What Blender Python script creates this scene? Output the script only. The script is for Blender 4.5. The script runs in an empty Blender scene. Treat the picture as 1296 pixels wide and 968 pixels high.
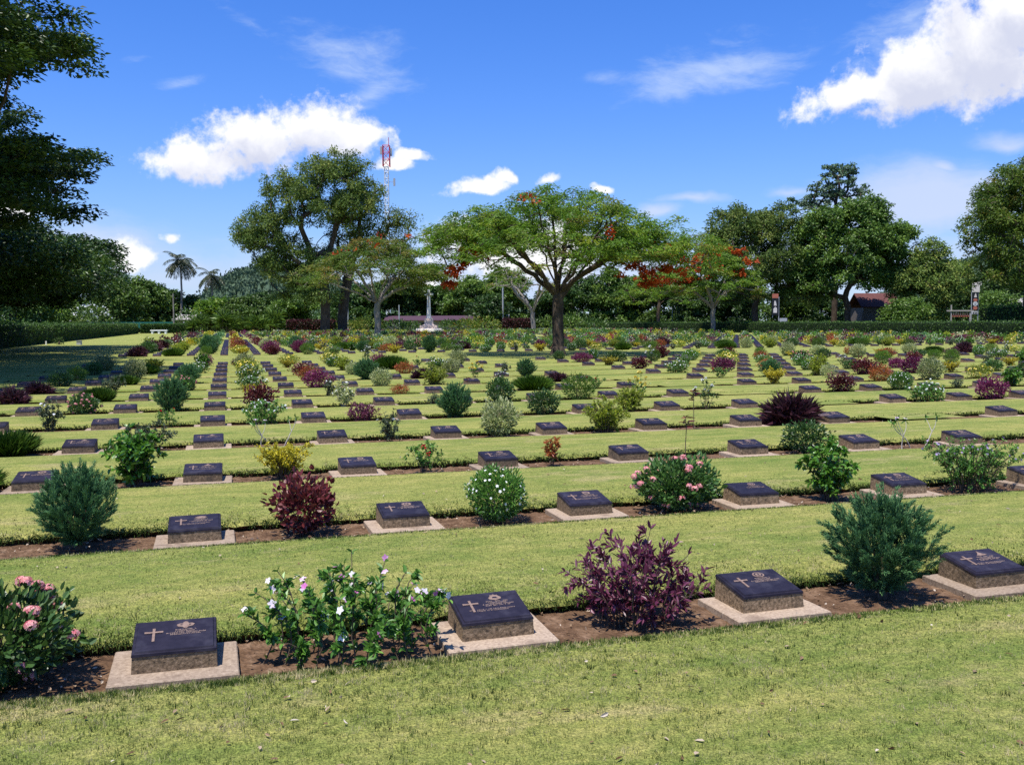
import bpy, math, random
import numpy as np
from mathutils import Vector, Matrix
R = np.random.default_rng(7)
rad = math.radians
C = bpy.context.scene.collection
sc = bpy.context.scene
F32 = np.float32

# ------------------------------------------------------------------ mesh helpers
class MB:
    """collects vertices / faces (tris and quads) with a material slot and a random value per vertex"""
    def __init__(s): s.v, s.f, s.n = [], [], 0
    def add(s, v, f, mat=0, rnd=0.5, smooth=False):
        v = np.asarray(v, F32).reshape(-1, 3); f = np.asarray(f, np.int64)
        if len(v) == 0: return
        r = np.full(len(v), rnd, F32) if np.isscalar(rnd) else np.asarray(rnd, F32)
        s.v.append((v, r)); s.f.append((f + s.n, mat, smooth)); s.n += len(v)
    def merge(s, o, M=None, matmap=None, rshift=0.0):
        for v, r in o.v:
            if M is not None: v = v @ M[:3, :3].T + M[:3, 3]
            s.v.append((v.astype(F32), np.clip(r + rshift, 0, 1)))
        for f, m, sm in o.f: s.f.append((f + s.n, matmap[m] if matmap else m, sm))
        s.n += o.n
    def mesh(s, name, mats):
        me = bpy.data.meshes.new(name)
        if s.n:
            v = np.concatenate([a for a, _ in s.v]); r = np.concatenate([b for _, b in s.v])
            idx = np.concatenate([f.ravel() for f, _, _ in s.f])
            tot = np.concatenate([np.full(len(f), f.shape[1]) for f, _, _ in s.f])
            mi = np.concatenate([np.full(len(f), m) for f, m, _ in s.f])
            sm = np.concatenate([np.full(len(f), k) for f, _, k in s.f])
            st = np.concatenate([[0], np.cumsum(tot)[:-1]])
            me.vertices.add(len(v)); me.vertices.foreach_set('co', v.ravel())
            me.loops.add(len(idx)); me.loops.foreach_set('vertex_index', idx.astype(np.int32))
            me.polygons.add(len(tot)); me.polygons.foreach_set('loop_start', st.astype(np.int32))
            for m in mats: me.materials.append(m)
            me.polygons.foreach_set('material_index', mi.astype(np.int32))
            me.polygons.foreach_set('use_smooth', sm.astype(bool))
            me.attributes.new('rnd', 'FLOAT', 'POINT').data.foreach_set('value', r)
            me.update(calc_edges=True); me.validate()
        else:
            for m in mats: me.materials.append(m)
        return me

def box(mb, x0, x1, y0, y1, z0, z1, mat=0, rnd=.5, top=None):
    """box; top=(dx,dy) insets the upper face"""
    a, b = top or (0, 0)
    v = [(x0,y0,z0),(x1,y0,z0),(x1,y1,z0),(x0,y1,z0),(x0+a,y0+b,z1),(x1-a,y0+b,z1),(x1-a,y1-b,z1),(x0+a,y1-b,z1)]
    mb.add(v, [(3,2,1,0),(4,5,6,7),(0,1,5,4),(1,2,6,5),(2,3,7,6),(3,0,4,7)], mat, rnd)

def tube(mb, pts, rads, k=6, mat=0, rnd=.5, cap=True):
    P = np.asarray(pts, float); n = len(P)
    r = np.broadcast_to(np.asarray(rads, float), (n,))
    T = np.gradient(P, axis=0); T /= np.linalg.norm(T, axis=1)[:, None] + 1e-9
    ref = np.array([1., 0, 0]) if abs(T[0, 2]) > .8 else np.array([0, 0, 1.])
    V = []
    u = np.cross(T[0], ref); u /= np.linalg.norm(u) + 1e-9
    a = np.arange(k) * 2 * math.pi / k
    for i in range(n):
        u = u - T[i] * np.dot(u, T[i]); u /= np.linalg.norm(u) + 1e-9
        w = np.cross(T[i], u)
        V.append(P[i] + r[i] * (np.cos(a)[:, None] * u + np.sin(a)[:, None] * w))
    V = np.concatenate(V)
    i = np.arange(n - 1)[:, None] * k; j = np.arange(k)[None]; j2 = (j + 1) % k
    f = np.stack([i + j, i + j2, i + k + j2, i + k + j], -1).reshape(-1, 4)
    mb.add(V, f, mat, rnd, True)
    if cap:
        c = np.concatenate([V[-k:], [P[-1]]])
        mb.add(c, [(q, (q + 1) % k, k) for q in range(k)], mat, rnd)

def unit(a): return a / (np.linalg.norm(a, axis=-1, keepdims=True) + 1e-9)
def rdir(n, up=0.0):
    d = R.normal(size=(n, 3)); d[:, 2] += up
    return unit(d)

def leaves(mb, P, D, L, W, mat=0, hi=False, N=None, fold=.18, droop=.12, rnd=None):
    """leaf blades: base P, direction D, length L, width W"""
    n = len(P)
    if n == 0: return
    P = np.asarray(P, float); D = unit(np.asarray(D, float))
    L = np.broadcast_to(L, (n,)).astype(float)[:, None]; W = np.broadcast_to(W, (n,)).astype(float)[:, None]
    if N is None:
        N = R.normal(size=(n, 3)) * .55; N[:, 2] += 1
    S = unit(np.cross(D, N)); N = np.cross(S, D)
    rr = R.random(n) if rnd is None else np.broadcast_to(rnd, (n,))
    if hi:
        m = N * W * fold
        A = [P, P + D*L*.28 + S*W*.46 + m, P + D*L*.68 + S*W*.40 + m - N*L*droop*.4, P + D*L - N*L*droop,
             P + D*L*.68 - S*W*.40 + m - N*L*droop*.4, P + D*L*.28 - S*W*.46 + m]
        v = np.stack(A, 1).reshape(-1, 3); b = np.arange(n)[:, None] * 6
        f = np.concatenate([b + [0, 1, 2, 3], b + [0, 3, 4, 5]])
        mb.add(v, f, mat, np.repeat(rr, 6))
    else:
        m = N * W * fold
        A = [P, P + D*L*.45 + S*W*.5 + m, P + D*L - N*L*droop, P + D*L*.45 - S*W*.5 + m]
        v = np.stack(A, 1).reshape(-1, 3); b = np.arange(n)[:, None] * 4
        mb.add(v, b + [0, 1, 2, 3], mat, np.repeat(rr, 4))

def obj(name, mb, mats, parent=None, loc=None):
    me = mb.mesh(name, mats if isinstance(mats, (list, tuple)) else [mats]) if isinstance(mb, MB) else mb
    o = bpy.data.objects.new(name, me); C.objects.link(o)
    if parent: o.parent = parent
    if loc is not None: o.location = loc
    return o
def empty(name, loc, rz=0.):
    o = bpy.data.objects.new(name, None); C.objects.link(o); o.location = loc; o.rotation_euler.z = rz
    o.empty_display_size = .1
    return o
def tag(o, label=None, cat=None, group=None, kind=None):
    if label: o['label'] = label
    if cat: o['category'] = cat
    if group: o['group'] = group
    if kind: o['kind'] = kind
    return o

# ------------------------------------------------------------------ materials
def mat_base(name):
    m = bpy.data.materials.new(name); m.use_nodes = True
    nt = m.node_tree; nt.nodes.clear()
    out = nt.nodes.new('ShaderNodeOutputMaterial')
    return m, nt, out
def nd(nt, t, **kw):
    n = nt.nodes.new(t)
    for k, v in kw.items():
        if k.startswith('i_'): n.inputs[k[2:].replace('_', ' ')].default_value = v
        else: setattr(n, k, v)
    return n
def ramp(nt, fac, stops):
    r = nt.nodes.new('ShaderNodeValToRGB'); e = r.color_ramp.elements
    while len(e) < len(stops): e.new(.5)
    for i, (p, c) in enumerate(stops): e[i].position = p; e[i].color = (*c, 1)
    nt.links.new(fac, r.inputs[0]); return r.outputs[0]

def leafmat(name, cols, trans=.3, rough=.5, spec=.4, objvar=.25):
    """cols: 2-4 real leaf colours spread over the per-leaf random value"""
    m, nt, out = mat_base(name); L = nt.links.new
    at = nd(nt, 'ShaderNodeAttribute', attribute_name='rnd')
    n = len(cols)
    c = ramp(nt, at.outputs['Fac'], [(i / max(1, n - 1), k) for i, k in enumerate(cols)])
    oi = nd(nt, 'ShaderNodeObjectInfo')
    mr = nd(nt, 'ShaderNodeMapRange'); mr.inputs[3].default_value = 1 - objvar; mr.inputs[4].default_value = 1 + objvar
    L(oi.outputs['Random'], mr.inputs[0])
    hs = nd(nt, 'ShaderNodeHueSaturation'); L(c, hs.inputs['Color']); L(mr.outputs[0], hs.inputs['Value'])
    p = nd(nt, 'ShaderNodeBsdfPrincipled'); p.inputs['Roughness'].default_value = rough
    p.inputs['Specular IOR Level'].default_value = spec
    L(hs.outputs[0], p.inputs['Base Color'])
    if trans > 0:
        t = nd(nt, 'ShaderNodeBsdfTranslucent'); L(hs.outputs[0], t.inputs[0])
        mx = nd(nt, 'ShaderNodeMixShader'); mx.inputs[0].default_value = trans
        L(p.outputs[0], mx.inputs[1]); L(t.outputs[0], mx.inputs[2]); L(mx.outputs[0], out.inputs[0])
    else: L(p.outputs[0], out.inputs[0])
    return m

def noisemat(name, stops, scale=8, detail=8, rough=.85, spec=.3, bump=.3, bscale=None, bdist=.01, metallic=0, stretch=None, coord='Object', objvar=0, patch=None):
    m, nt, out = mat_base(name); L = nt.links.new
    tc = nd(nt, 'ShaderNodeTexCoord'); src = tc.outputs[coord]
    if stretch:
        mp = nd(nt, 'ShaderNodeMapping'); mp.inputs['Scale'].default_value = stretch; L(src, mp.inputs[0]); src = mp.outputs[0]
    n1 = nd(nt, 'ShaderNodeTexNoise'); n1.inputs['Scale'].default_value = scale; n1.inputs['Detail'].default_value = detail
    n1.inputs['Roughness'].default_value = .65
    L(src, n1.inputs[0])
    p = nd(nt, 'ShaderNodeBsdfPrincipled'); p.inputs['Roughness'].default_value = rough; p.inputs['Metallic'].default_value = metallic
    p.inputs['Specular IOR Level'].default_value = spec
    col = ramp(nt, n1.outputs[0], stops)
    if objvar or patch:
        oi = nd(nt, 'ShaderNodeObjectInfo'); ad = nd(nt, 'ShaderNodeVectorMath', operation='ADD'); sc_ = nd(nt, 'ShaderNodeMath', operation='MULTIPLY'); sc_.inputs[1].default_value = 37
        L(oi.outputs['Random'], sc_.inputs[0]); L(src, ad.inputs[0]); L(sc_.outputs[0], ad.inputs[1]); L(ad.outputs[0], n1.inputs[0])
    if patch:
        n3 = nd(nt, 'ShaderNodeTexNoise'); n3.inputs['Scale'].default_value = patch[0]; n3.inputs['Detail'].default_value = 5; L(ad.outputs[0], n3.inputs[0])
        f3 = ramp(nt, n3.outputs[0], [(patch[2], (0, 0, 0)), (patch[2]+.16, (patch[3],)*3)])
        mx3 = nd(nt, 'ShaderNodeMix', data_type='RGBA'); L(f3, mx3.inputs[0]); L(col, mx3.inputs[6]); mx3.inputs[7].default_value = (*patch[1], 1); col = mx3.outputs[2]
    if objvar:
        mr = nd(nt, 'ShaderNodeMapRange'); mr.inputs[3].default_value = 1 - objvar; mr.inputs[4].default_value = 1 + objvar
        L(oi.outputs['Random'], mr.inputs[0]); hs_ = nd(nt, 'ShaderNodeHueSaturation'); L(col, hs_.inputs['Color']); L(mr.outputs[0], hs_.inputs['Value']); col = hs_.outputs[0]
    L(col, p.inputs['Base Color'])
    if bump:
        n2 = nd(nt, 'ShaderNodeTexNoise'); n2.inputs['Scale'].default_value = bscale or scale * 3; n2.inputs['Detail'].default_value = 6
        L(src, n2.inputs[0])
        b = nd(nt, 'ShaderNodeBump'); b.inputs['Strength'].default_value = bump; b.inputs['Distance'].default_value = bdist
        L(n2.outputs[0], b.inputs['Height']); L(b.outputs[0], p.inputs['Normal'])
    L(p.outputs[0], out.inputs[0])
    return m
def flat(name, col, rough=.6, spec=.4): return noisemat(name, [(.3, [c*.88 for c in col]), (.7, [min(1, c*1.1) for c in col])], 6, 4, rough, spec, 0)

M = {}
M['stone'] = noisemat('pedestal_stone', [(.32, (.035,.024,.014)), (.5, (.17,.115,.062)), (.68, (.30,.21,.13))], 55, 10, .8, .4, .6, 90, .006, objvar=.22, patch=(7, (.045,.036,.026), .52, .6))
M['slab'] = noisemat('pink_concrete', [(.28, (.185,.132,.096)), (.5, (.31,.232,.165)), (.75, (.44,.345,.255))], 60, 12, .9, .2, .4, 160, .003, objvar=.16, patch=(6, (.15,.105,.075), .54, .7))
M['plaque'] = noisemat('plaque_enamel', [(.3, (.012,.010,.018)), (.7, (.024,.020,.032))], 18, 6, .55, .16, .15, 220, .001, objvar=.2, patch=(9, (.045,.042,.056), .52, .5))
M['bronze'] = noisemat('worn_bronze', [(.3, (.15,.095,.066)), (.7, (.27,.18,.13))], 60, 5, .55, .5, .1, 200, .001)
M['lettering'] = noisemat('worn_lettering', [(.3, (.20,.135,.10)), (.7, (.36,.26,.20))], 60, 5, .55, .4, 0)
M['bark_dark'] = noisemat('dark_bark', [(.3, (.030,.022,.016)), (.55, (.085,.062,.045)), (.75, (.17,.13,.10))], 5, 10, .95, .2, .9, 14, .05, stretch=(1, 1, .25))
M['bark_pale'] = noisemat('pale_bark', [(.3, (.10,.085,.07)), (.55, (.24,.21,.18)), (.75, (.38,.35,.31))], 4, 10, .9, .2, .7, 12, .04, stretch=(1, 1, .3))
M['stem'] = noisemat('shrub_stem', [(.3, (.06,.045,.03)), (.7, (.15,.11,.075))], 60, 4, .9, .2, 0)
M['palestem'] = noisemat('pale_stem', [(.3, (.28,.25,.21)), (.7, (.45,.41,.36))], 60, 4, .9, .2, 0)
M['white_stone'] = noisemat('white_stone', [(.3, (.66,.58,.48)), (.7, (.84,.77,.66))], 3, 8, .85, .3, .2, 20, .01)
M['pinkish_stone'] = noisemat('pinkish_stone', [(.3, (.52,.39,.31)), (.7, (.64,.50,.41))], 3, 8, .85, .3, .2, 20, .01)
M['white_paint'] = flat('white_paint', (.78,.77,.73))
M['grey_metal'] = flat('grey_metal', (.35,.36,.37), .5)
M['red_paint'] = flat('red_paint', (.52,.03,.05), .5)
M['black_panel'] = flat('black_panel', (.012,.012,.014), .4)
M['cream_panel'] = flat('cream_panel', (.66,.60,.54), .6)
M['rust_panel'] = flat('rust_panel', (.42,.13,.08), .7)
M['roof_purple'] = noisemat('purple_roof', [(.3, (.045,.022,.034)), (.7, (.085,.042,.060))], 2, 6, .8, .3, 0, stretch=(6, 1, 1))
M['roof_red'] = noisemat('red_roof', [(.3, (.075,.026,.024)), (.7, (.13,.048,.042))], 3, 6, .8, .3, 0)
M['roof_grey'] = noisemat('grey_roof', [(.3, (.20,.18,.17)), (.7, (.40,.37,.35))], 1.2, 8, .9, .2, .3, 6, .05)
M['wall_dark'] = flat('shaded_wall', (.20,.17,.15))  # plain dark grey-brown wall colour
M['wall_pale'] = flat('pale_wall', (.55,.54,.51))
M['teal'] = flat('teal_net', (.02,.16,.13), .8)
M['wood'] = noisemat('weathered_wood', [(.3, (.12,.09,.065)), (.7, (.27,.22,.17))], 8, 6, .9, .2, 0)
# leaves (true leaf colours)
M['juniper'] = leafmat('juniper_leaf', [(0.038,0.095,0.040), (0.075,0.172,0.065), (0.115,0.250,0.094), (0.164,0.310,0.105)], .15, .6, .25, .12)
M['purple'] = leafmat('purple_leaf', [(0.044,0.008,0.018), (0.092,0.015,0.038), (0.149,0.032,0.071), (0.229,0.072,0.109)], .25, .4, .5)
M['maroon'] = leafmat('maroon_leaf', [(0.036,0.007,0.010), (0.078,0.013,0.017), (0.132,0.026,0.026), (0.204,0.042,0.034)], .22, .4, .5)
M['magenta'] = leafmat('magenta_leaf', [(0.066,0.010,0.036), (0.156,0.018,0.072), (0.264,0.048,0.120)], .25, .45, .4)
M['cordyline'] = leafmat('cordyline_leaf', [(.016,.007,.010), (.038,.012,.018), (.075,.022,.034), (.12,.045,.06)], .15, .35, .6)
M['green'] = leafmat('green_leaf', [(0.032,0.083,0.014), (0.063,0.160,0.022), (0.111,0.253,0.034), (0.189,0.370,0.056)], .32, .42, .5)
M['glossy'] = leafmat('glossy_leaf', [(0.018,0.054,0.009), (0.046,0.132,0.013), (0.086,0.204,0.020), (0.172,0.324,0.044)], .3, .28, .6)
M['dkgreen'] = leafmat('dark_green_leaf', [(0.019,0.053,0.012), (0.038,0.094,0.019), (0.068,0.147,0.028), (0.104,0.189,0.047)], .25, .42, .5)
M['lime'] = leafmat('lime_leaf', [(0.090,0.150,0.012), (0.180,0.255,0.017), (0.300,0.375,0.026), (0.450,0.450,0.036)], .35, .5, .4)
M['gold'] = leafmat('golden_leaf', [(0.164,0.164,0.010), (0.329,0.304,0.016), (0.506,0.430,0.025), (0.632,0.531,0.040)], .35, .5, .4)
M['cream'] = leafmat('variegated_leaf', [(0.060,0.108,0.029), (0.180,0.240,0.069), (0.408,0.432,0.184), (0.600,0.600,0.345)], .3, .5, .4)
M['greyleaf'] = leafmat('grey_green_leaf', [(.045,.070,.035), (.085,.12,.06), (.14,.18,.09)], .25, .6, .3)
M['orange'] = leafmat('orange_leaf', [(.10,.09,.015), (.24,.10,.02), (.36,.11,.03), (.30,.05,.03)], .3, .5, .4)
M['grassy'] = leafmat('grassy_leaf', [(0.044,0.102,0.011), (0.083,0.168,0.015), (0.132,0.240,0.022)], .35, .5, .4)
M['f_white'] = leafmat('white_petal', [(.74,.74,.70), (.84,.84,.80)], .3, .6, .2, 0)
M['f_pink'] = leafmat('pink_petal', [(.52,.12,.36), (.66,.26,.52), (.76,.60,.72), (.84,.82,.80)], .3, .6, .2, 0)
M['f_ixora'] = leafmat('ixora_petal', [(.55,.13,.15), (.72,.30,.27), (.80,.48,.42), (.66,.20,.28)], .3, .6, .2, 0)
M['f_yellow'] = leafmat('yellow_petal', [(.62,.46,.03), (.78,.64,.10), (.82,.74,.35)], .3, .6, .2, 0)
M['f_red'] = leafmat('red_petal', [(.42,.012,.02), (.58,.03,.05)], .3, .6, .2, 0)
M['f_lilac'] = leafmat('lilac_petal', [(.30,.20,.42), (.45,.33,.55)], .3, .6, .2, 0)
M['flame'] = leafmat('flame_flower', [(.28,.030,.008), (.44,.070,.012), (.56,.120,.020)], .3, .6, .2, 0)
# tree foliage
M['t_flame'] = leafmat('flame_tree_leaf', [(0.066,0.142,0.013), (0.118,0.227,0.019), (0.179,0.293,0.024), (0.284,0.322,0.034)], .38, .5, .35, .1)
M['t_flame2'] = leafmat('flame_tree_olive_leaf', [(0.071,0.142,0.019), (0.129,0.212,0.026), (0.201,0.248,0.033), (0.288,0.195,0.040)], .38, .5, .35, .1)
M['t_rain'] = leafmat('rain_tree_leaf', [(0.018,0.040,0.008), (0.031,0.070,0.011), (0.051,0.103,0.014), (0.086,0.148,0.018)], .25, .45, .4, .1)
M['t_feather'] = leafmat('feathery_leaf', [(0.064,0.112,0.022), (0.112,0.181,0.033), (0.191,0.255,0.048), (0.292,0.313,0.069)], .3, .55, .3, .12)
M['t_green'] = leafmat('broadleaf_tree_leaf', [(0.040,0.084,0.014), (0.076,0.142,0.019), (0.123,0.209,0.028), (0.188,0.271,0.042)], .3, .48, .4, .2)
M['t_dark'] = leafmat('dark_tree_leaf', [(0.023,0.058,0.012), (0.043,0.096,0.017), (0.076,0.144,0.024), (0.118,0.192,0.035)], .26, .48, .4, .2)
M['t_blue'] = leafmat('bluish_tree_leaf', [(0.062,0.118,0.062), (0.111,0.182,0.093), (0.182,0.258,0.135)], .25, .45, .4, .1)
M['t_yellow'] = leafmat('yellowish_tree_leaf', [(0.065,0.122,0.016), (0.114,0.183,0.021), (0.171,0.243,0.031), (0.271,0.209,0.039)], .35, .5, .35, .15)
M['t_palm'] = leafmat('palm_leaf', [(0.023,0.039,0.014), (0.043,0.065,0.020), (0.077,0.088,0.034), (0.132,0.113,0.055)], .25, .4, .5, .1)
M['hedge'] = leafmat('hedge_leaf', [(0.026,0.064,0.011), (0.053,0.112,0.017), (0.095,0.178,0.025)], .25, .5, .3, .05)
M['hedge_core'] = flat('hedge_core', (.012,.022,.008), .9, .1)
M['t_red'] = leafmat('red_hedge_leaf', [(.030,.008,.009), (.065,.015,.016), (.10,.028,.025)], .25, .5, .3, .05)
M['dry'] = leafmat('dry_leaf', [(.09,.045,.02), (.20,.12,.06), (.38,.27,.17), (.58,.50,.40)], .15, .7, .2, 0)

# ------------------------------------------------------------------ camera, light, sky
H = 1.6; YAW, PITCH, FPX, PW, PH = rad(16.39), rad(3.61), 1212., 1296., 968.
ROLL = rad(-.31)
cam = bpy.data.cameras.new('camera'); co = bpy.data.objects.new('camera', cam); C.objects.link(co)
cam.sensor_width = 36; cam.lens = 36 * FPX / PW; cam.clip_start = .05; cam.clip_end = 6000
sc.camera = co
FW = np.array([math.sin(YAW)*math.cos(PITCH), math.cos(YAW)*math.cos(PITCH), -math.sin(PITCH)])
RT = np.array([math.cos(YAW), -math.sin(YAW), 0.]); UP = np.cross(RT, FW)
RT, UP = RT*math.cos(ROLL) + UP*math.sin(ROLL), UP*math.cos(ROLL) - RT*math.sin(ROLL)
co.matrix_world = Matrix(((RT[0], UP[0], -FW[0], 0), (RT[1], UP[1], -FW[1], 0), (RT[2], UP[2], -FW[2], H), (0, 0, 0, 1)))
def hz(px): return PH/2 - FPX*math.tan(PITCH) + (PW/2 - px)*math.tan(-ROLL)
KD = FPX/1090.
def project(x, y, z=0.):
    v = np.array([x, y, z - H]); d = v @ FW
    return PW/2 + FPX * (v @ RT) / d, PH/2 - FPX * (v @ UP) / d, d
def pdir(px, py): return unit(FW + RT * (px - PW/2) / FPX - UP * (py - PH/2) / FPX)
def at_depth(px, depth):
    """ground point seen in column px of the survey at that distance along the view axis"""
    a = (px - PW/2) / FPX; depth = depth*KD
    fx, fy = math.sin(YAW), math.cos(YAW)
    return (fx + a*math.cos(YAW)) * depth, (fy - a*math.sin(YAW)) * depth

SUN = unit(np.array([-.245, -.21, .945]))
sun = bpy.data.lights.new('sun', 'SUN'); so = bpy.data.objects.new('sun', sun); C.objects.link(so)
sun.energy = 4.9; sun.angle = rad(.5); sun.color = (1, .955, .88)
so.rotation_euler = Vector(-SUN).to_track_quat('-Z', 'Y').to_euler(); so.location = (0, 0, 60)

w = bpy.data.worlds.new('World'); sc.world = w; w.use_nodes = True
nt = w.node_tree; nt.nodes.clear(); L = nt.links.new
wo = nd(nt, 'ShaderNodeOutputWorld'); bg = nd(nt, 'ShaderNodeBackground'); L(bg.outputs[0], wo.inputs[0])
sky = nd(nt, 'ShaderNodeTexSky', sky_type='NISHITA', sun_disc=False)
sky.sun_elevation = math.asin(SUN[2]); sky.sun_rotation = math.atan2(SUN[0], SUN[1])
sky.air_density = 1.0; sky.dust_density = 1.1; sky.ozone_density = 2.0; sky.altitude = 50
SKYK = .10
hs = nd(nt, 'ShaderNodeHueSaturation'); hs.inputs['Saturation'].default_value = 1.12; hs.inputs['Value'].default_value = 1.0
L(sky.outputs[0], hs.inputs['Color'])
def math_(op, a, b=None, c=None, clamp=False):
    n = nt.nodes.new('ShaderNodeMath'); n.operation = op; n.use_clamp = clamp
    for i, x in enumerate((a, b, c)):
        if x is None: continue
        if isinstance(x, (int, float)): n.inputs[i].default_value = x
        else: L(x, n.inputs[i])
    return n.outputs[0]
def vmath(op, a, b):
    n = nt.nodes.new('ShaderNodeVectorMath'); n.operation = op
    for i, x in enumerate((a, b)):
        if isinstance(x, (tuple, list, np.ndarray)): n.inputs[i].default_value = tuple(float(q) for q in x)
        else: L(x, n.inputs[i])
    return n.outputs['Value'] if op == 'DOT_PRODUCT' else n.outputs[0]
tc = nd(nt, 'ShaderNodeTexCoord'); D0 = tc.outputs['Generated']
def fbm(vec, scale, detail, rough, out='Fac'):
    n = nd(nt, 'ShaderNodeTexNoise'); n.inputs['Scale'].default_value = scale; n.inputs['Detail'].default_value = detail
    n.inputs['Roughness'].default_value = rough; L(vec, n.inputs['Vector']); return n.outputs[out]
wn = fbm(D0, 9, 4, .55, 'Color')
wv = vmath('MULTIPLY', vmath('SUBTRACT', wn, (.5, .5, .5)), (.06, .06, .045))
D1 = vmath('ADD', D0, wv)
def blobs(lst, vec):
    acc = None; low = None
    for px, py, a, b, tilt, wt in lst:
        c = pdir(px, py); t1 = unit(np.cross(c, [0, 0, 1])); t2 = np.cross(t1, c)
        ct, st = math.cos(rad(tilt)), math.sin(rad(tilt)); u1, u2 = t1*ct + t2*st, t2*ct - t1*st
        u = math_('MULTIPLY', vmath('DOT_PRODUCT', vec, u1), FPX / a)
        v = math_('MULTIPLY', vmath('DOT_PRODUCT', vec, u2), FPX / b)
        v = math_('MAXIMUM', v, math_('MULTIPLY', v, -1.45))
        q = math_('SUBTRACT', wt, math_('SQRT', math_('ADD', math_('MULTIPLY', u, u), math_('MULTIPLY', v, v))))
        front = math_('GREATER_THAN', vmath('DOT_PRODUCT', vec, c), .3)
        q = math_('SUBTRACT', q, math_('MULTIPLY', math_('SUBTRACT', 1.0, front), 5.0))
        acc = q if acc is None else math_('MAXIMUM', acc, q)
    return acc
cum = [(275,208,75,36,6,1),(345,185,95,55,0,1),(405,172,70,48,0,1),(452,182,50,34,0,1),(522,202,20,11,0,1),(500,214,28,12,0,.9),
       (1085,128,80,36,10,1),(1170,105,110,66,12,1),(1250,70,120,80,15,1),(1290,20,110,70,0,1),(1400,60,150,100,0,1),
       (605,236,55,15,12,1),(640,222,26,13,0,1),(700,222,40,14,5,.72),(768,247,16,8,0,.85),(160,325,32,22,0,1),(205,298,14,12,0,.8),
       (100,330,40,20,0,.9),(20,265,40,22,0,1),(655,318,130,52,0,1.05),(560,375,90,36,0,.95),
       (-200,120,160,60,10,1),(1700,150,220,90,5,1)]
soft = [(1180,262,140,52,0,1.3),(1195,210,40,14,0,.9),(1275,175,70,20,-6,.8),(880,252,80,14,0,.8),(830,268,40,16,0,.9),(120,310,200,60,0,.75),(250,335,150,40,0,.7),
        (700,345,900,60,0,1.0),(1000,245,60,14,0,.7)]
wisp = [(905,92,130,46,10,1.15),(440,70,150,60,-20,1.0),(225,108,52,14,14,1.05),(465,122,80,36,28,1.0),(170,78,40,12,10,.9),(1130,60,120,70,40,.95),(760,100,60,20,0,.8),(320,30,90,30,-25,.8)]
n1 = fbm(D0, 22, 9, .62); n2 = fbm(D1, 60, 6, .6)
mc = math_('ADD', blobs(cum, D1), math_('MULTIPLY', math_('SUBTRACT', n1, .5), 1.5))
mc = math_('ADD', mc, math_('MULTIPLY', math_('SUBTRACT', n2, .5), .75)); mc = math_('ADD', mc, math_('MULTIPLY', math_('SUBTRACT', fbm(D0, 150, 5, .6), .5), .45))
def sstep(x, a, b):
    n = nt.nodes.new('ShaderNodeMapRange'); n.interpolation_type = 'SMOOTHSTEP'
    n.inputs[1].default_value = a; n.inputs[2].default_value = b; L(x, n.inputs[0]); return n.outputs[0]
dc = sstep(mc, .0, .56)
mp = nd(nt, 'ShaderNodeMapping'); mp.inputs['Scale'].default_value = (1, 1, 3.2); mp.inputs['Rotation'].default_value = (.25, .3, 0); L(D1, mp.inputs[0])
ns = fbm(mp.outputs[0], 7, 10, .66)
ds = math_('MULTIPLY', sstep(math_('ADD', blobs(soft, D1), math_('MULTIPLY', math_('SUBTRACT', ns, .5), 1.2)), .0, .9), .85)
dw = math_('MULTIPLY', sstep(math_('ADD', blobs(wisp, D0), math_('MULTIPLY', math_('SUBTRACT', ns, .56), 3.6)), .05, 1.5), .75)
# cloud colour: bright tops, faint grey-violet bases from a second sample a little higher up
Dup = vmath('ADD', D1, (0, 0, .022))
mu = math_('ADD', blobs(cum[:11], Dup), math_('MULTIPLY', math_('SUBTRACT', fbm(Dup, 22, 6, .6), .5), 1.5))
shade = math_('MULTIPLY', sstep(mu, .05, .85), .85)
ccol = nd(nt, 'ShaderNodeMix', data_type='RGBA'); L(shade, ccol.inputs[0])
ccol.inputs[6].default_value = (.76, .76, .78, 1); ccol.inputs[7].default_value = (.44, .47, .60, 1)
skc = nd(nt, 'ShaderNodeMix', data_type='RGBA', blend_type='MULTIPLY'); skc.inputs[0].default_value = 1
L(hs.outputs[0], skc.inputs[6]); skc.inputs[7].default_value = (SKYK*.38, SKYK*.76, SKYK*1.45, 1)
sepz = nd(nt, 'ShaderNodeSeparateXYZ'); L(D0, sepz.inputs[0])
fh = math_('POWER', 2.718, math_('MULTIPLY', math_('MAXIMUM', sepz.outputs[2], 0.0), -12.5))   # pale haze low over the horizon
m0 = nd(nt, 'ShaderNodeMix', data_type='RGBA'); L(fh, m0.inputs[0]); L(skc.outputs[2], m0.inputs[6]); m0.inputs[7].default_value = (.50, .60, .73, 1)
m1 = nd(nt, 'ShaderNodeMix', data_type='RGBA'); L(dw, m1.inputs[0]); L(m0.outputs[2], m1.inputs[6]); m1.inputs[7].default_value = (.42, .52, .72, 1)
m2 = nd(nt, 'ShaderNodeMix', data_type='RGBA'); L(ds, m2.inputs[0]); L(m1.outputs[2], m2.inputs[6]); m2.inputs[7].default_value = (.46, .53, .70, 1)
m3 = nd(nt, 'ShaderNodeMix', data_type='RGBA'); L(dc, m3.inputs[0]); L(m2.outputs[2], m3.inputs[6]); L(ccol.outputs[2], m3.inputs[7])
L(m3.outputs[2], bg.inputs[0]); bg.inputs[1].default_value = 1.0
w.cycles.sampling_method = 'MANUAL'; w.cycles.sample_map_resolution = 512

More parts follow.
